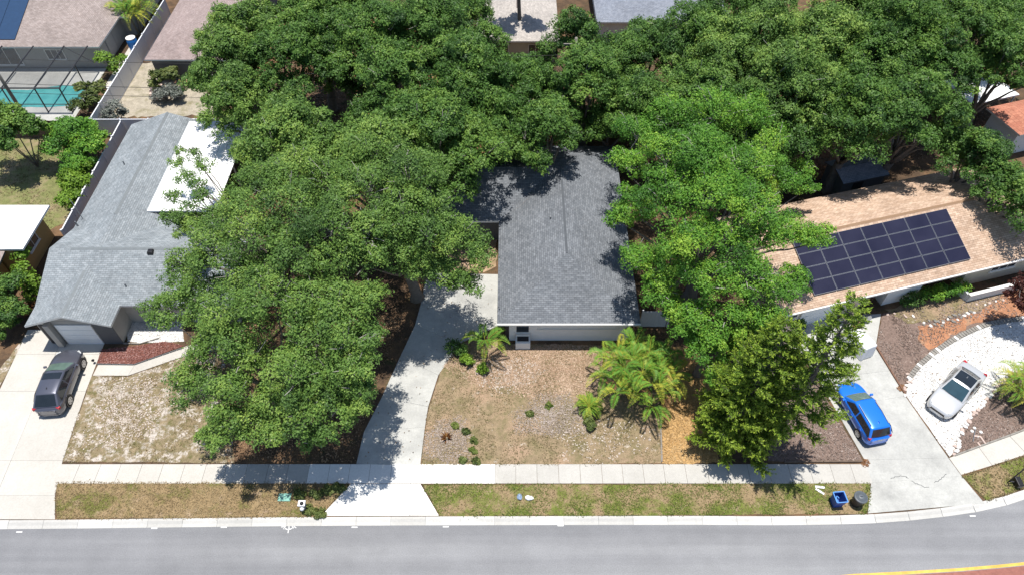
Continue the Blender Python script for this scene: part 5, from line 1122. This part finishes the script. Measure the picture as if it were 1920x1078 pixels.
# ------------------------------------------------------------------ vehicles
def car(name, label, loc, heading, Ln, W, body, stations, cab, glass, wheel_r, wheels, roof_glass=None, cat='car', tail='lamp_red', roofrack=False, rear_plate=True):
    """local +x forward. stations: (x, half width, z top centre, z shoulder); cab: dict of cabin keys"""
    t = thing(name, label, cat, (loc[0], loc[1], 0), heading); mb = MB(); ns = len(stations); m = 13; vs = []
    for x, w, zt, zs in stations:
        z0 = 0.24; half = [(w*0.80, z0), (w*0.95, z0+0.07), (w*0.995, z0+(zs-z0)*0.45), (w*0.975, zs-0.06), (w*0.93, zs), (w*0.62, zs+(zt-zs)*0.7), (0, zt)]
        ring = half+[(-a, b) for a, b in half[-2::-1]]; vs += [(x, a, b) for a, b in ring]
    fs = [(i*m+k, i*m+k+1, (i+1)*m+k+1, (i+1)*m+k) for i in range(ns-1) for k in range(m-1)]
    fs += [((i+1)*m, (i+1)*m+m-1, i*m+m-1, i*m) for i in range(ns-1)]
    fs += [tuple(range(m)), tuple(range((ns-1)*m, ns*m))[::-1]]
    mb.add(vs, [f[::-1] for f in fs]); bo = mb.build('body', body, t, smooth=True, sub=2)
    # cabin shell
    zb, zr = cab['zb'], cab['zr']; xs = [cab['xf0'], cab['xf1'], (cab['xf1']+cab['xr1'])/2, cab['xr1'], cab['xr0']]
    wb, wr = cab['wb'], cab['wr']
    def ring(x, w, z, crown): return [(x, w, z), (x, w*0.5, z+crown), (x, 0, z+crown*1.25), (x, -w*0.5, z+crown), (x, -w, z)]
    lo = [(xs[0], wb*0.93, zb), (xs[1]+0.1, wb, zb), (xs[2], wb, zb), (xs[3]-0.1, wb, zb), (xs[4], wb*0.9, zb)]
    cv = []
    for i, (x, w, z) in enumerate([(xs[0], wb*0.93, zb), (xs[1], wr, zr-0.045), (xs[2], wr*1.01, zr), (xs[3], wr*0.97, zr-0.05), (xs[4], wb*0.9, zb)]): cv += ring(x, w, z, 0.035)
    k5 = 5; cf = []
    for i in range(4):
        for k in range(4): cf.append((i*5+k, i*5+k+1, (i+1)*5+k+1, (i+1)*5+k))
    base = len(cv); cv += [(x, w, z) for x, w, z in lo]+[(x, -w, z) for x, w, z in lo]
    # side faces left (+w) and right
    cf += [(base+1, 0+5, 10, base+2), (base+2, 10, 15, base+3), (0, 5, base+1), (base+3, 15, 20)]
    cf += [(base+7, 14, 9, base+6), (base+8, 19, 14, base+7), (base+6, 9, 4), (24, 19, base+8)]
    MB().add(cv, [f[::-1] for f in cf]).build('cabin', body, t, smooth=True, bevel=0.07)
    def patch(nm, q, mat, off, parent=t, nu=6, bulge=0.0):
        q = [Vector(a) for a in q]; nr = (q[1]-q[0]).cross(q[3]-q[0]).normalized(); vs = []
        for j in range(2):
            for i in range(nu+1):
                u = i/nu; a = q[0].lerp(q[1], u) if j == 0 else q[3].lerp(q[2], u); vs.append(a+nr*(off+bulge*math.sin(math.pi*u)))
        return MB().add(vs, [(i, i+1, nu+2+i, nu+1+i) for i in range(nu)]).build(nm, mat, parent, smooth=True)
    def lerp3(a, b, f): return tuple(a[i]+(b[i]-a[i])*f for i in range(3))
    F0L, F0R = (xs[0], wb*0.93, zb), (xs[0], -wb*0.93, zb); F1L, F1R = (xs[1], wr, zr-0.045), (xs[1], -wr, zr-0.045)
    R0L, R0R = (xs[4], wb*0.9, zb), (xs[4], -wb*0.9, zb); R1L, R1R = (xs[3], wr*0.97, zr-0.05), (xs[3], -wr*0.97, zr-0.05)
    def inset(a, b, c, d, mu, ml, mt):   # a,b base; d,c top
        a2, b2 = lerp3(a, b, mu), lerp3(b, a, mu); d2, c2 = lerp3(d, c, mu), lerp3(c, d, mu)
        return [lerp3(a2, d2, ml), lerp3(b2, c2, ml), lerp3(b2, c2, 1-mt), lerp3(a2, d2, 1-mt)]
    patch('windshield', inset(F0R, F0L, F1L, F1R, 0.055, 0.03, 0.05), glass, 0.012, bulge=0.05)
    patch('rear_window', inset(R0L, R0R, R1R, R1L, 0.07, 0.08, 0.06), 'car_glass', 0.012, bulge=0.045)
    for s in (1, -1):
        def pt(x, f): return (x, s*(wb+(wr-wb)*f), zb+(zr-0.02-zb)*f)
        xm = cab.get('xm', (xs[1]+xs[3])/2); wins = [(xs[0]-0.42, xs[1]-0.1, xm+0.05), (xm-0.05, xm-0.05, xs[3]+0.02)]
        q1 = [pt(xm+0.05, 0.08), pt(xs[0]-0.36, 0.08), pt(xs[1]-0.06, 0.86), pt(xm+0.05, 0.86)]; q2 = [pt(xs[3]-0.28, 0.08), pt(xm-0.05, 0.08), pt(xm-0.05, 0.86), pt(xs[3]+0.06, 0.86)]
        for q in (q1, q2): patch('side_window', q if s < 0 else [q[1], q[0], q[3], q[2]], 'car_glass', 0.014)
        mo = MB().box((xs[0]-0.28, s*(W/2+0.06), zb+0.06), (0.13, 0.2, 0.13), s*0.15).build('mirror', body, t, bevel=0.03)
        for xh in (xm+0.2, xm-0.85): MB().box((xh, s*(W/2-0.005), zb-0.13), (0.2, 0.03, 0.035)).build('door_handle', body, t, bevel=0.01)
        MB().box((Ln/2-0.34, s*(W/2-0.30), stations[-3][3]-0.06), (0.34, 0.2, 0.12), -s*0.75).build('headlight', 'lamp_clear', t, bevel=0.04)
        MB().box((-Ln/2+0.17, s*(W/2-0.24), stations[2][3]-0.1), (0.2, 0.26, 0.2), s*0.5).build('tail_light', tail, t, bevel=0.04)
        for xw in wheels:
            MB().lathe([(wheel_r+0.055, -0.03), (wheel_r+0.055, 0.0)], (xw, s*(W/2-0.028), wheel_r), 24, axis='y').build('wheel_arch', 'car_black', t)
            wo = MB().lathe([(wheel_r*0.72, -0.1), (wheel_r*0.97, -0.1), (wheel_r, -0.05), (wheel_r, 0.05), (wheel_r*0.97, 0.1), (wheel_r*0.72, 0.1)], (xw, s*(W/2-0.09), wheel_r), 24, axis='y').build('wheel', 'tyre', t, smooth=False)
            rm = MB(); rm.lathe([(wheel_r*0.70, -0.012), (wheel_r*0.70, 0.012)], (xw, s*(W/2+0.002), wheel_r), 20, axis='y')
            rm.build('rim', 'rim', wo)
            sp = MB()
            for k in range(5):
                a = 6.283*(k+0.5)/5; sp.box((xw+math.cos(a)*wheel_r*0.45, s*(W/2+0.018), wheel_r+math.sin(a)*wheel_r*0.45), (wheel_r*0.16, 0.008, wheel_r*0.16))
            sp.build('rim_opening', 'car_black', wo)
    MB().box((Ln/2-0.01, 0, 0.52), (0.05, W*0.5, 0.16)).build('grille', 'car_black', t, bevel=0.02)
    MB().box((Ln/2-0.04, 0, 0.33), (0.08, W*0.62, 0.1)).build('bumper_intake', 'car_black', t, bevel=0.02)
    if rear_plate: MB().box((-Ln/2-0.0, 0, 0.72), (0.03, 0.36, 0.16)).build('licence_plate', 'plate', t)
    MB().box((-Ln/2+0.03, 0, 0.40), (0.1, W*0.72, 0.14)).build('bumper', body, t, bevel=0.03)
    if roof_glass:
        for nm, xa, xb, mat in roof_glass:
            zz = lambda x: zr+0.028 if abs(x-xs[2]) < 0.5 else zr+0.008
            f = 0.86; vs = []; nx, ny = 5, 6
            for i in range(nx):
                x = xa+(xb-xa)*i/(nx-1)
                tt = (x-xs[2])/(xs[1]-xs[2]) if x > xs[2] else (x-xs[2])/(xs[3]-xs[2]); zc = zr-0.047*abs(tt)
                for j in range(ny+1):
                    v = -1+2*j/ny; av = abs(v)*f; cr = 0.035*((1-av)/0.5) if av > 0.5 else 0.035*(1+0.25*(1-av/0.5)); vs.append((x, wr*f*v, zc+cr+0.012))
            MB().add(vs, [((i)*(ny+1)+j, (i)*(ny+1)+j+1, (i+1)*(ny+1)+j+1, (i+1)*(ny+1)+j) for i in range(nx-1) for j in range(ny)]).build(nm, mat, t, smooth=True)
    if roofrack:
        for s in (1, -1): MB().tube([(xs[1]-0.25, s*wr*0.86, zr+0.03), (xs[2], s*wr*0.9, zr+0.06), (xs[3]+0.2, s*wr*0.86, zr+0.03)], 0.022, 6).build('roof_rail', 'metal_grey', t)
    MB().box((xs[3]+0.35, 0, zr+0.06), (0.14, 0.05, 0.09), taper=0.4).build('antenna', body, t)
    return t
# graphite crossover
suv_st = [(-2.42, 0.58, 0.86, 0.80), (-2.33, 0.80, 0.98, 0.92), (-2.1, 0.93, 1.04, 0.99), (-1.4, 0.955, 1.06, 1.02), (-0.4, 0.955, 1.07, 1.02), (0.5, 0.955, 1.07, 1.01), (1.0, 0.955, 1.08, 0.99), (1.6, 0.945, 1.03, 0.93), (2.0, 0.87, 0.95, 0.84), (2.27, 0.72, 0.82, 0.74), (2.42, 0.42, 0.66, 0.62)]
a = P(154, 682, .36); b = P(129, 750, .36); hd = math.atan2(a.y-b.y, a.x-b.x); c = (a+b)/2+Vector((-math.sin(hd), math.cos(hd), 0))*0.86
car('parked_car', 'graphite grey crossover parked on the west driveway', c, hd, 4.8, 1.92, 'car_graphite', suv_st, dict(zb=0.99, zr=1.56, xf0=1.12, xf1=0.15, xr1=-1.55, xr0=-2.26, wb=0.88, wr=0.66, xm=-0.55), 'car_glass_green_reflect', 0.37, (1.42, -1.43), roof_glass=[('sunroof', 0.0, -0.5, 'car_glass')])
hb_st = [(-2.15, 0.58, 0.84, 0.78), (-2.06, 0.78, 0.94, 0.90), (-1.85, 0.88, 0.99, 0.96), (-1.2, 0.89, 1.0, 0.97), (-0.3, 0.89, 1.0, 0.96), (0.5, 0.89, 1.0, 0.95), (1.0, 0.885, 1.01, 0.92), (1.5, 0.87, 0.95, 0.85), (1.85, 0.77, 0.86, 0.76), (2.06, 0.60, 0.74, 0.68), (2.16, 0.36, 0.6, 0.57)]
a = P(1571.5, 745, .33); b = P(1610.5, 812.6, .33); hd = math.atan2(a.y-b.y, a.x-b.x); c = (a+b)/2+Vector((math.sin(hd), -math.cos(hd), 0))*0.80
car('parked_car', 'bright blue hatchback parked on the east driveway', c, hd, 4.28, 1.78, 'car_blue', hb_st, dict(zb=0.95, zr=1.54, xf0=1.05, xf1=0.25, xr1=-1.72, xr0=-2.02, wb=0.82, wr=0.66, xm=-0.45), 'car_glass_green_reflect', 0.33, (1.28, -1.30), roofrack=True)
sd_st = [(-2.38, 0.66, 0.82, 0.78), (-2.30, 0.80, 0.93, 0.88), (-2.1, 0.86, 0.98, 0.93), (-1.5, 0.90, 0.99, 0.95), (-0.5, 0.905, 0.97, 0.93), (0.5, 0.905, 0.96, 0.92), (1.0, 0.90, 0.965, 0.90), (1.6, 0.885, 0.91, 0.83), (2.05, 0.83, 0.82, 0.74), (2.3, 0.70, 0.70, 0.65), (2.4, 0.5, 0.58, 0.55)]
a = P(1754.6, 774, .5); b = P(1831, 687, .75); hd = math.atan2(a.y-b.y, a.x-b.x); c = (a+b)/2
car('parked_car', 'silver white sedan with dark glass roof parked on white gravel', c, hd, 4.78, 1.82, 'car_silver', sd_st, dict(zb=0.93, zr=1.42, xf0=0.98, xf1=0.12, xr1=-0.95, xr0=-1.72, wb=0.83, wr=0.64, xm=-0.4), 'car_glass_teal', 0.33, (1.42, -1.36), roof_glass=[('glass_roof', 0.0, -0.92, 'car_glass')])

# ------------------------------------------------------------------ small things
def cover(label, c, rz, dims):
    t = thing('covered_cart', label, 'covered cart', c, rz); bm = bmesh.new(); bmesh.ops.create_cube(bm, size=1.0); bmesh.ops.subdivide_edges(bm, edges=bm.edges[:], cuts=7, use_grid_fill=True)
    for v in bm.verts:
        x, y, z = v.co; u = z+0.5; fl = 1.12-0.16*u; ang = math.atan2(y, x); w = 0.035*math.sin(ang*11)*(1-u)+0.02*math.sin(ang*23)*(1-u)
        hgt = dims[2]*(1.0-0.22*max(0, x+0.15)-0.05*abs(y)*2+0.02*math.sin(x*19))
        v.co = (x*dims[0]*(fl+w), y*dims[1]*(fl+w), u*hgt+0.012*math.sin(9*y+7*x))
    me = bpy.data.meshes.new('cover'); bm.to_mesh(me); bm.free(); me.materials.append(M['tarp_white']); me.polygons.foreach_set('use_smooth', [True]*len(me.polygons)); link('cover', me, t, sub=1)
    mb = MB(); mb.tube([(-dims[0]*.46, -dims[1]*.57, .5), (0, -dims[1]*.6, .62), (dims[0]*.46, -dims[1]*.57, .45)], 0.018, 5); mb.build('tie_rope', 'metal_grey', t)
    for x in (-.6, .6):
        for y in (-.35, .35): MB().lathe([(0.12, -.04), (0.12, .04)], (x, y, 0.12), 12, axis='y').build('wheel', 'tyre', t)
a = P(1601, 655); b = P(1630, 674); c_ = P(1607, 652, .0)
cover('white tarpaulin covered cart standing by the tan house walk', c_, math.radians(112), (1.75, 1.05, 1.25))
# bins
t = thing('recycling_bin', 'open blue recycling bin on the verge beside the black bin', 'bin', P(1566, 943), 0.08)
w_, d_, h_ = 0.62, 0.62, 0.88
mb = MB(); o = [(-.8, -.8), (.8, -.8), (.8, .8), (-.8, .8)]
vs = [(a*w_/2, b*d_/2, 0) for a, b in o]+[(a*w_/2*1.25, b*d_/2*1.25, h_) for a, b in o]+[(a*w_/2*1.14, b*d_/2*1.14, h_) for a, b in o]+[(a*w_/2*0.9, b*d_/2*0.9, 0.1) for a, b in o]
fs = [(3, 2, 1, 0)]+[(i, (i+1) % 4, 4+(i+1) % 4, 4+i) for i in range(4)]+[(4+i, 4+(i+1) % 4, 8+(i+1) % 4, 8+i) for i in range(4)]+[(8+i, 8+(i+1) % 4, 12+(i+1) % 4, 12+i) for i in range(4)]+[(12, 13, 14, 15)]
mb.add(vs, fs); mb.build('body', 'bin_blue', t)
rim = MB(); R_ = 0.66
for i in range(4):
    a = Vector((o[i][0], o[i][1]))/.8*R_*0.485; b = Vector((o[(i+1) % 4][0], o[(i+1) % 4][1]))/.8*R_*0.485; rim.tube([(a.x, a.y, h_+.01), (b.x, b.y, h_+.01)], 0.03, 6)
rim.build('rim', 'bin_light', t)
MB().tube([(0.05*math.cos(k*.55)-.08+0.0*k, 0.16*math.sin(k*.55)*(1 if k < 9 else .6), 0.72-0.02*k) for k in range(11)], 0.028, 6).build('reflection_swirl', 'bin_light', t)  # pale swirl added to imitate the reflection on the bin's inside
for s in (1, -1): MB().lathe([(0.1, -.025), (0.1, .025)], (s*.2, 0.3, 0.1), 12, axis='y').build('wheel', 'tyre', t)
t = thing('trash_can', 'round black trash can with grey lid at the driveway edge', 'trash can', P(1604, 943))
MB().lathe([(0.26, 0), (0.28, 0.04), (0.345, 0.78), (0.36, 0.82), (0.36, 0.85)], n=24).build('body', 'bin_black', t, smooth=False)
MB().lathe([(0.385, 0.84), (0.39, 0.88), (0.36, 0.92), (0.30, 0.90), (0.29, 0.93), (0.2, 0.93), (0.19, 0.96), (0.08, 0.97)], n=24).build('lid', 'bin_lid', t, smooth=True)
MB().tube([(-.08, 0, .96), (-.05, 0, 1.01), (.05, 0, 1.01), (.08, 0, .96)], 0.018, 6).build('lid_handle', 'bin_lid', t)
for s in (1, -1): MB().tube([(s*.36, -.09, .7), (s*.43, -.07, .72), (s*.43, .07, .72), (s*.36, .09, .7)], 0.018, 6).build('handle', 'bin_black', t)
for (pa, pb, lab) in (((1528, 912), (1546, 914), 'white scrap board left of the blue bin, upper'), ((1529, 916), (1545, 926), 'white scrap board left of the blue bin, lower slanted one')):
    a, b = P(*pa), P(*pb); d = b-a; c = (a+b)/2
    tag(MB().box((0, 0, 0.035), (d.length, 0.14, 0.03)).build('scrap_board', 'vinyl_white', bevel=0.004), lab, 'board', 'scrap boards'); ob = bpy.context.scene.objects[-1] if False else None
    o = COL.objects[-1]; o.location = (c.x, c.y, 0); o.rotation_euler = (0, 0, math.atan2(d.y, d.x))
# verge things
t = thing('water_box', 'flat green water meter lid set in the verge', 'utility box', P(534, 932))
MB().box((0, 0, 0.02), (0.74, 0.48, 0.07)).build('frame', 'lid_green', t, bevel=0.01); MB().box((0, 0, 0.061), (0.64, 0.38, 0.012)).build('lid', 'lid_green', t); MB().box((0.24, 0.12, 0.07), (0.07, 0.03, 0.01)).build('latch', 'car_black', t)
t = thing('pedestal', 'small white utility pedestal among weeds on the verge', 'utility post', P(571, 953))
MB().box((0, 0, 0.32), (0.3, 0.26, 0.64)).build('post', 'wall_grey', t, bevel=0.01); MB().box((-0.02, 0.03, 0.69), (0.42, 0.36, 0.09)).build('cap', 'vinyl_white', t, bevel=0.02)
MB().lathe([(0.1, 0.73), (0.11, 0.78), (0.06, 0.85), (0.02, 0.86)], n=12).build('knob', 'car_black', t, smooth=True); MB().lathe([(0.04, 0.36), (0.12, 0.42), (0.13, 0.5), (0.06, 0.58)], (0.0, -0.2, 0), 12).build('port_cover', 'vinyl_white', t, smooth=True)
def crumple(name, c, s, mat, label, cat, seed):
    bm = bmesh.new(); bmesh.ops.create_icosphere(bm, subdivisions=2, radius=1.0); rg = random.Random(seed)
    for v in bm.verts: k = rg.uniform(0.7, 1.15); v.co = (v.co.x*s[0]*k, v.co.y*s[1]*k, max(0, (v.co.z+0.6)*s[2]*rg.uniform(.7, 1.2)))
    me = bpy.data.meshes.new(name); bm.to_mesh(me); bm.free(); me.materials.append(M[mat]); o = link(name, me); o.location = (c[0], c[1], 0.01); tag(o, label, cat); return o
crumple('paper_bag', P(992, 934), (0.25, 0.16, 0.12), 'vinyl_white', 'crumpled white bag lying on the green verge', 'litter', 2)
crumple('litter_piece', P(974.5, 932), (0.16, 0.2, 0.12), 'litter_blue', 'crumpled blue and white wrapper beside the white bag', 'litter', 3)
# white utility scribble on the asphalt and the kerb dashes
t = thing('paint_mark', 'white sprayed scribble painted on the street by the kerb', 'road mark', P(541, 989, -.12)); t.location.z = -.115
mb = MB(); sc = [((-.42, .05), (-.2, .12)), ((-.2, .12), (-.25, -.08)), ((-.3, 0), (.0, -.1)), ((0, .14), (.05, -.1)), ((.05, -.1), (.3, .02)), ((.18, .15), (.25, -.05)), ((.02, -.1), (.03, -.3)), ((.28, .1), (.44, .0)), ((-.05, .16), (.2, .16))]
for a, b in sc:
    a, b = Vector(a), Vector(b); d = (b-a).normalized(); s = Vector((-d.y, d.x))*0.024; mb.add([(*(a-s), 0), (*(b-s), 0), (*(b+s), 0), (*(a+s), 0)], [(0, 1, 2, 3)])
mb.build('strokes', 'paint_white', t)
for px_, py_, lab in ((37, 995, 'white dash painted at the kerb in front of the west driveway'), (290, 988, 'first white dash painted beside the kerb left of the scribble'), (420, 986, 'second white dash painted beside the kerb just left of the scribble'), (665, 986, 'white dash painted below the apron'), (836, 985, 'white dash painted below the right end of the apron'), (1051, 983, 'white dash painted on the street below the white bag'), (1243, 980, 'white dash painted on the street below the pine shadow'), (1487, 978, 'white dash painted on the street left of the bins'), (1652, 976, 'white dash painted below the east driveway'), (1823, 965, 'rightmost white dash painted at the kerb curve')):
    c = P(px_, py_, -.12); o = MB().sheet([(-.17, -.035), (.17, -.035), (.17, .035), (-.17, .035)], 0.0).build('paint_dash', 'paint_white'); o.location = (c.x, c.y-0.05, -.114); tag(o, lab, 'road mark', 'white dashes along the kerb')
# post with dark box at the right edge
t = thing('sign_post', 'thin dark post with a dark box at its foot on the corner verge', 'post', P(1889, 904))
MB().tube([(0, 0, 0), (0, 0, 2.4)], 0.04, 8).build('post', 'metal_bronze', t); MB().box((0.42, -0.12, 0.3), (0.34, 0.62, 0.36)).build('box', 'car_black', t, bevel=0.05); MB().box((0.2, -0.05, 0.22), (0.4, 0.07, 0.06)).build('bracket', 'metal_bronze', t)
MB().box((0.0, 0.0, 2.42), (0.5, 0.04, 0.3)).build('sign_plate', 'metal_grey', t)
# edging of rocks and pavers, timber edging
def rock(seed, s):
    bm = bmesh.new(); bmesh.ops.create_icosphere(bm, subdivisions=1, radius=1.0); rg = random.Random(seed)
    for v in bm.verts: k = rg.uniform(0.78, 1.15); v.co = (v.co.x*s[0]*k, v.co.y*s[1]*k, max(-0.05, v.co.z*s[2]*k))
    me = bpy.data.meshes.new('rock'); bm.to_mesh(me); bm.free(); return me
RK = {}
for mname in ('rock_pink', 'rock_grey', 'rock_white'):
    RK[mname] = []
    for k in range(4):
        me = rock(k*7+len(mname), (0.17, 0.12, 0.11)); me.materials.append(M[mname]); RK[mname].append(me)
def rock_line(label, px, kinds, step=0.30, jit=0.05, rows=1, sc=1.0, seed=0):
    line = resample(poly(px), step); t = thing('stone_border', label, 'stone border', (*line[0], 0)); rg = random.Random(seed)
    for i, (x, y) in enumerate(line):
        for r_ in range(rows):
            o = link('stone', rg.choice(RK[rg.choice(kinds)]), t); s = sc*rg.uniform(0.75, 1.2)
            o.location = (x-line[0][0]+rg.uniform(-jit, jit), y-line[0][1]+rg.uniform(-jit, jit)-r_*0.26, 0.04); o.scale = (s, s, s); o.rotation_euler = (0, 0, rg.uniform(0, 6.28))
rock_line('pinkish white rock border between white gravel and corner mulch', [(1790, 845), (1797, 820), (1808, 798), (1828, 774), (1848, 750), (1870, 725), (1893, 702), (1915, 690)], ['rock_pink', 'rock_pink', 'rock_white'], 0.30, 0.05, 1, 1.1, 3)
rock_line('short second row of pinkish rocks by the sidewalk corner', [(1788, 851), (1797, 838), (1800, 826)], ['rock_pink', 'rock_white'], 0.32, 0.04, 1, 1.2, 4)
rock_line('scattered white rocks where gravel meets the east driveway', [(1694, 732), (1699, 716), (1706, 703)], ['rock_white', 'rock_pink'], 0.28, 0.12, 2, 0.9, 5)
rock_line('dark and pale rocks lying across the orange soil', [(1732, 603), (1750, 604), (1762, 603), (1775, 598), (1800, 590), (1822, 583)], ['rock_grey', 'rock_grey', 'rock_white'], 0.36, 0.14, 2, 1.0, 6)
rock_line('pale rocks along the top of the orange soil', [(1835, 573), (1850, 568), (1870, 566), (1885, 563)], ['rock_white', 'rock_pink'], 0.5, 0.15, 1, 0.9, 7)
rock_line('loose white stones near the tan house walk', [(1668, 592), (1690, 586), (1712, 590), (1690, 600)], ['rock_pink', 'rock_white'], 0.6, 0.2, 1, 0.8, 8)
line = resample(poly([(1703, 712), (1713, 697), (1724, 684), (1747, 664), (1772, 646), (1800, 630), (1825, 618), (1852, 608), (1890, 601), (1930, 597)]), 0.24)
t = thing('paver_border', 'grey paver edging curving along the white gravel', 'paver border', (*line[0], 0)); rg = random.Random(4)
for i in range(len(line)-1):
    a, b = Vector(line[i]), Vector(line[i+1]); d = b-a; c = (a+b)/2
    MB().box((c.x, c.y, 0.06), (0.2, 0.34, 0.13), math.atan2(d.y, d.x)+rg.uniform(-.06, .06)).build('paver', 'rock_white' if rg.random() < .12 else 'rock_grey', t, world=True, bevel=0.012)
def timber(label, px, mat='wood_edge', step=2.4, h=0.12):
    pts = poly(px); t = thing('timber_edging', label, 'edging', (*pts[0], 0))
    for a, b in zip(pts, pts[1:]):
        a, b = Vector(a), Vector(b); d = b-a; n = max(1, round(d.length/step))
        for k in range(n):
            p0, p1 = a.lerp(b, k/n), a.lerp(b, (k+.985)/n); c = (p0+p1)/2
            MB().box((c.x, c.y, h/2), ((p1-p0).length, 0.1, h), math.atan2(d.y, d.x)).build('timber', mat, t, world=True, bevel=0.008)
timber('brown timber edging along the right side of the east driveway', [(1641, 648), (1669, 695), (1697, 740)])
timber('dark timber edging between brown mulch triangle and sidewalk', [(1470, 866), (1617, 865)], 'wood_fence')
timber('dark edging between corner mulch bed and sidewalk', [(1789, 854), (1835, 837), (1893, 816), (1950, 794)], 'rock_grey', 0.9, 0.1)
timber('weathered pale board edge between lawn and pine straw', [(1238, 765), (1241, 866)], 'wood_pole', 1.8, 0.05)
# white ornaments in the corner bed
t = thing('garden_ornament', 'flat white stone cross ornament in the corner mulch bed', 'ornament', P(1829, 808))
for dx, dy, s in ((-.25, -.02, .11), (.0, .2, .1), (.28, -.08, .11), (-.05, -.42, .05)): MB().lathe([(s*.9, 0.02), (s, 0.06), (s*.7, 0.1)], (dx, dy, 0), 10).build('stone_disc', 'rock_white', t)
MB().tube([(0, 0.1, .07), (-.5, -.75, .07)], 0.03, 6).build('stem', 'metal_grey', t)
for k, (pa, pb, lab) in enumerate((((1826, 817), (1838, 818), 'pinkish pipe piece left of the curved one in the corner bed'), ((1838, 818), (1848, 832), 'slanted pinkish pipe piece in the corner bed'), ((1833, 829), (1838, 836), 'short pinkish white pipe piece by the bed edge'))):
    a, b = P(*pa, .05), P(*pb, .05); o = MB().tube([a, b], 0.06, 8).build('pipe_piece', 'rock_pink'); tag(o, lab, 'pipe', 'pipe pieces in the corner bed')
# pots on the entry of the tan house and a pot near the west drive
t = thing('planter', 'grey planter pot on the tan house entry walk', 'planter', P(1622, 600)); MB().lathe([(0.2, 0), (0.3, 0.35), (0.32, 0.4), (0.27, 0.4)], n=14).build('pot', 'metal_grey', t)
t = thing('garden_light', 'tiny black path light at the edge of the red mulch bed', 'garden light', P(178, 680)); MB().tube([(0, 0, 0), (0, 0, .3)], .02, 6).build('stake', 'car_black', t); MB().lathe([(.03, .28), (.1, .3), (.1, .34), (.02, .42)], n=10).build('head', 'car_black', t)
t = thing('porch_bench', 'dark bench in the shaded tan house entry', 'bench', EO+Vector((math.cos(EA)*8.2-math.sin(EA)*1.2, math.sin(EA)*8.2+math.cos(EA)*1.2, 0)), EA)
MB().box((0, 0, .42), (1.2, .42, .06)).build('seat', 'wood_edge', t); MB().box((0, .2, .7), (1.2, .05, .4)).build('backrest', 'wood_edge', t)
for x in (-.5, .5):
    for y in (-.16, .16): MB().box((x, y, .2), (.06, .06, .4)).build('leg', 'wood_edge', t)
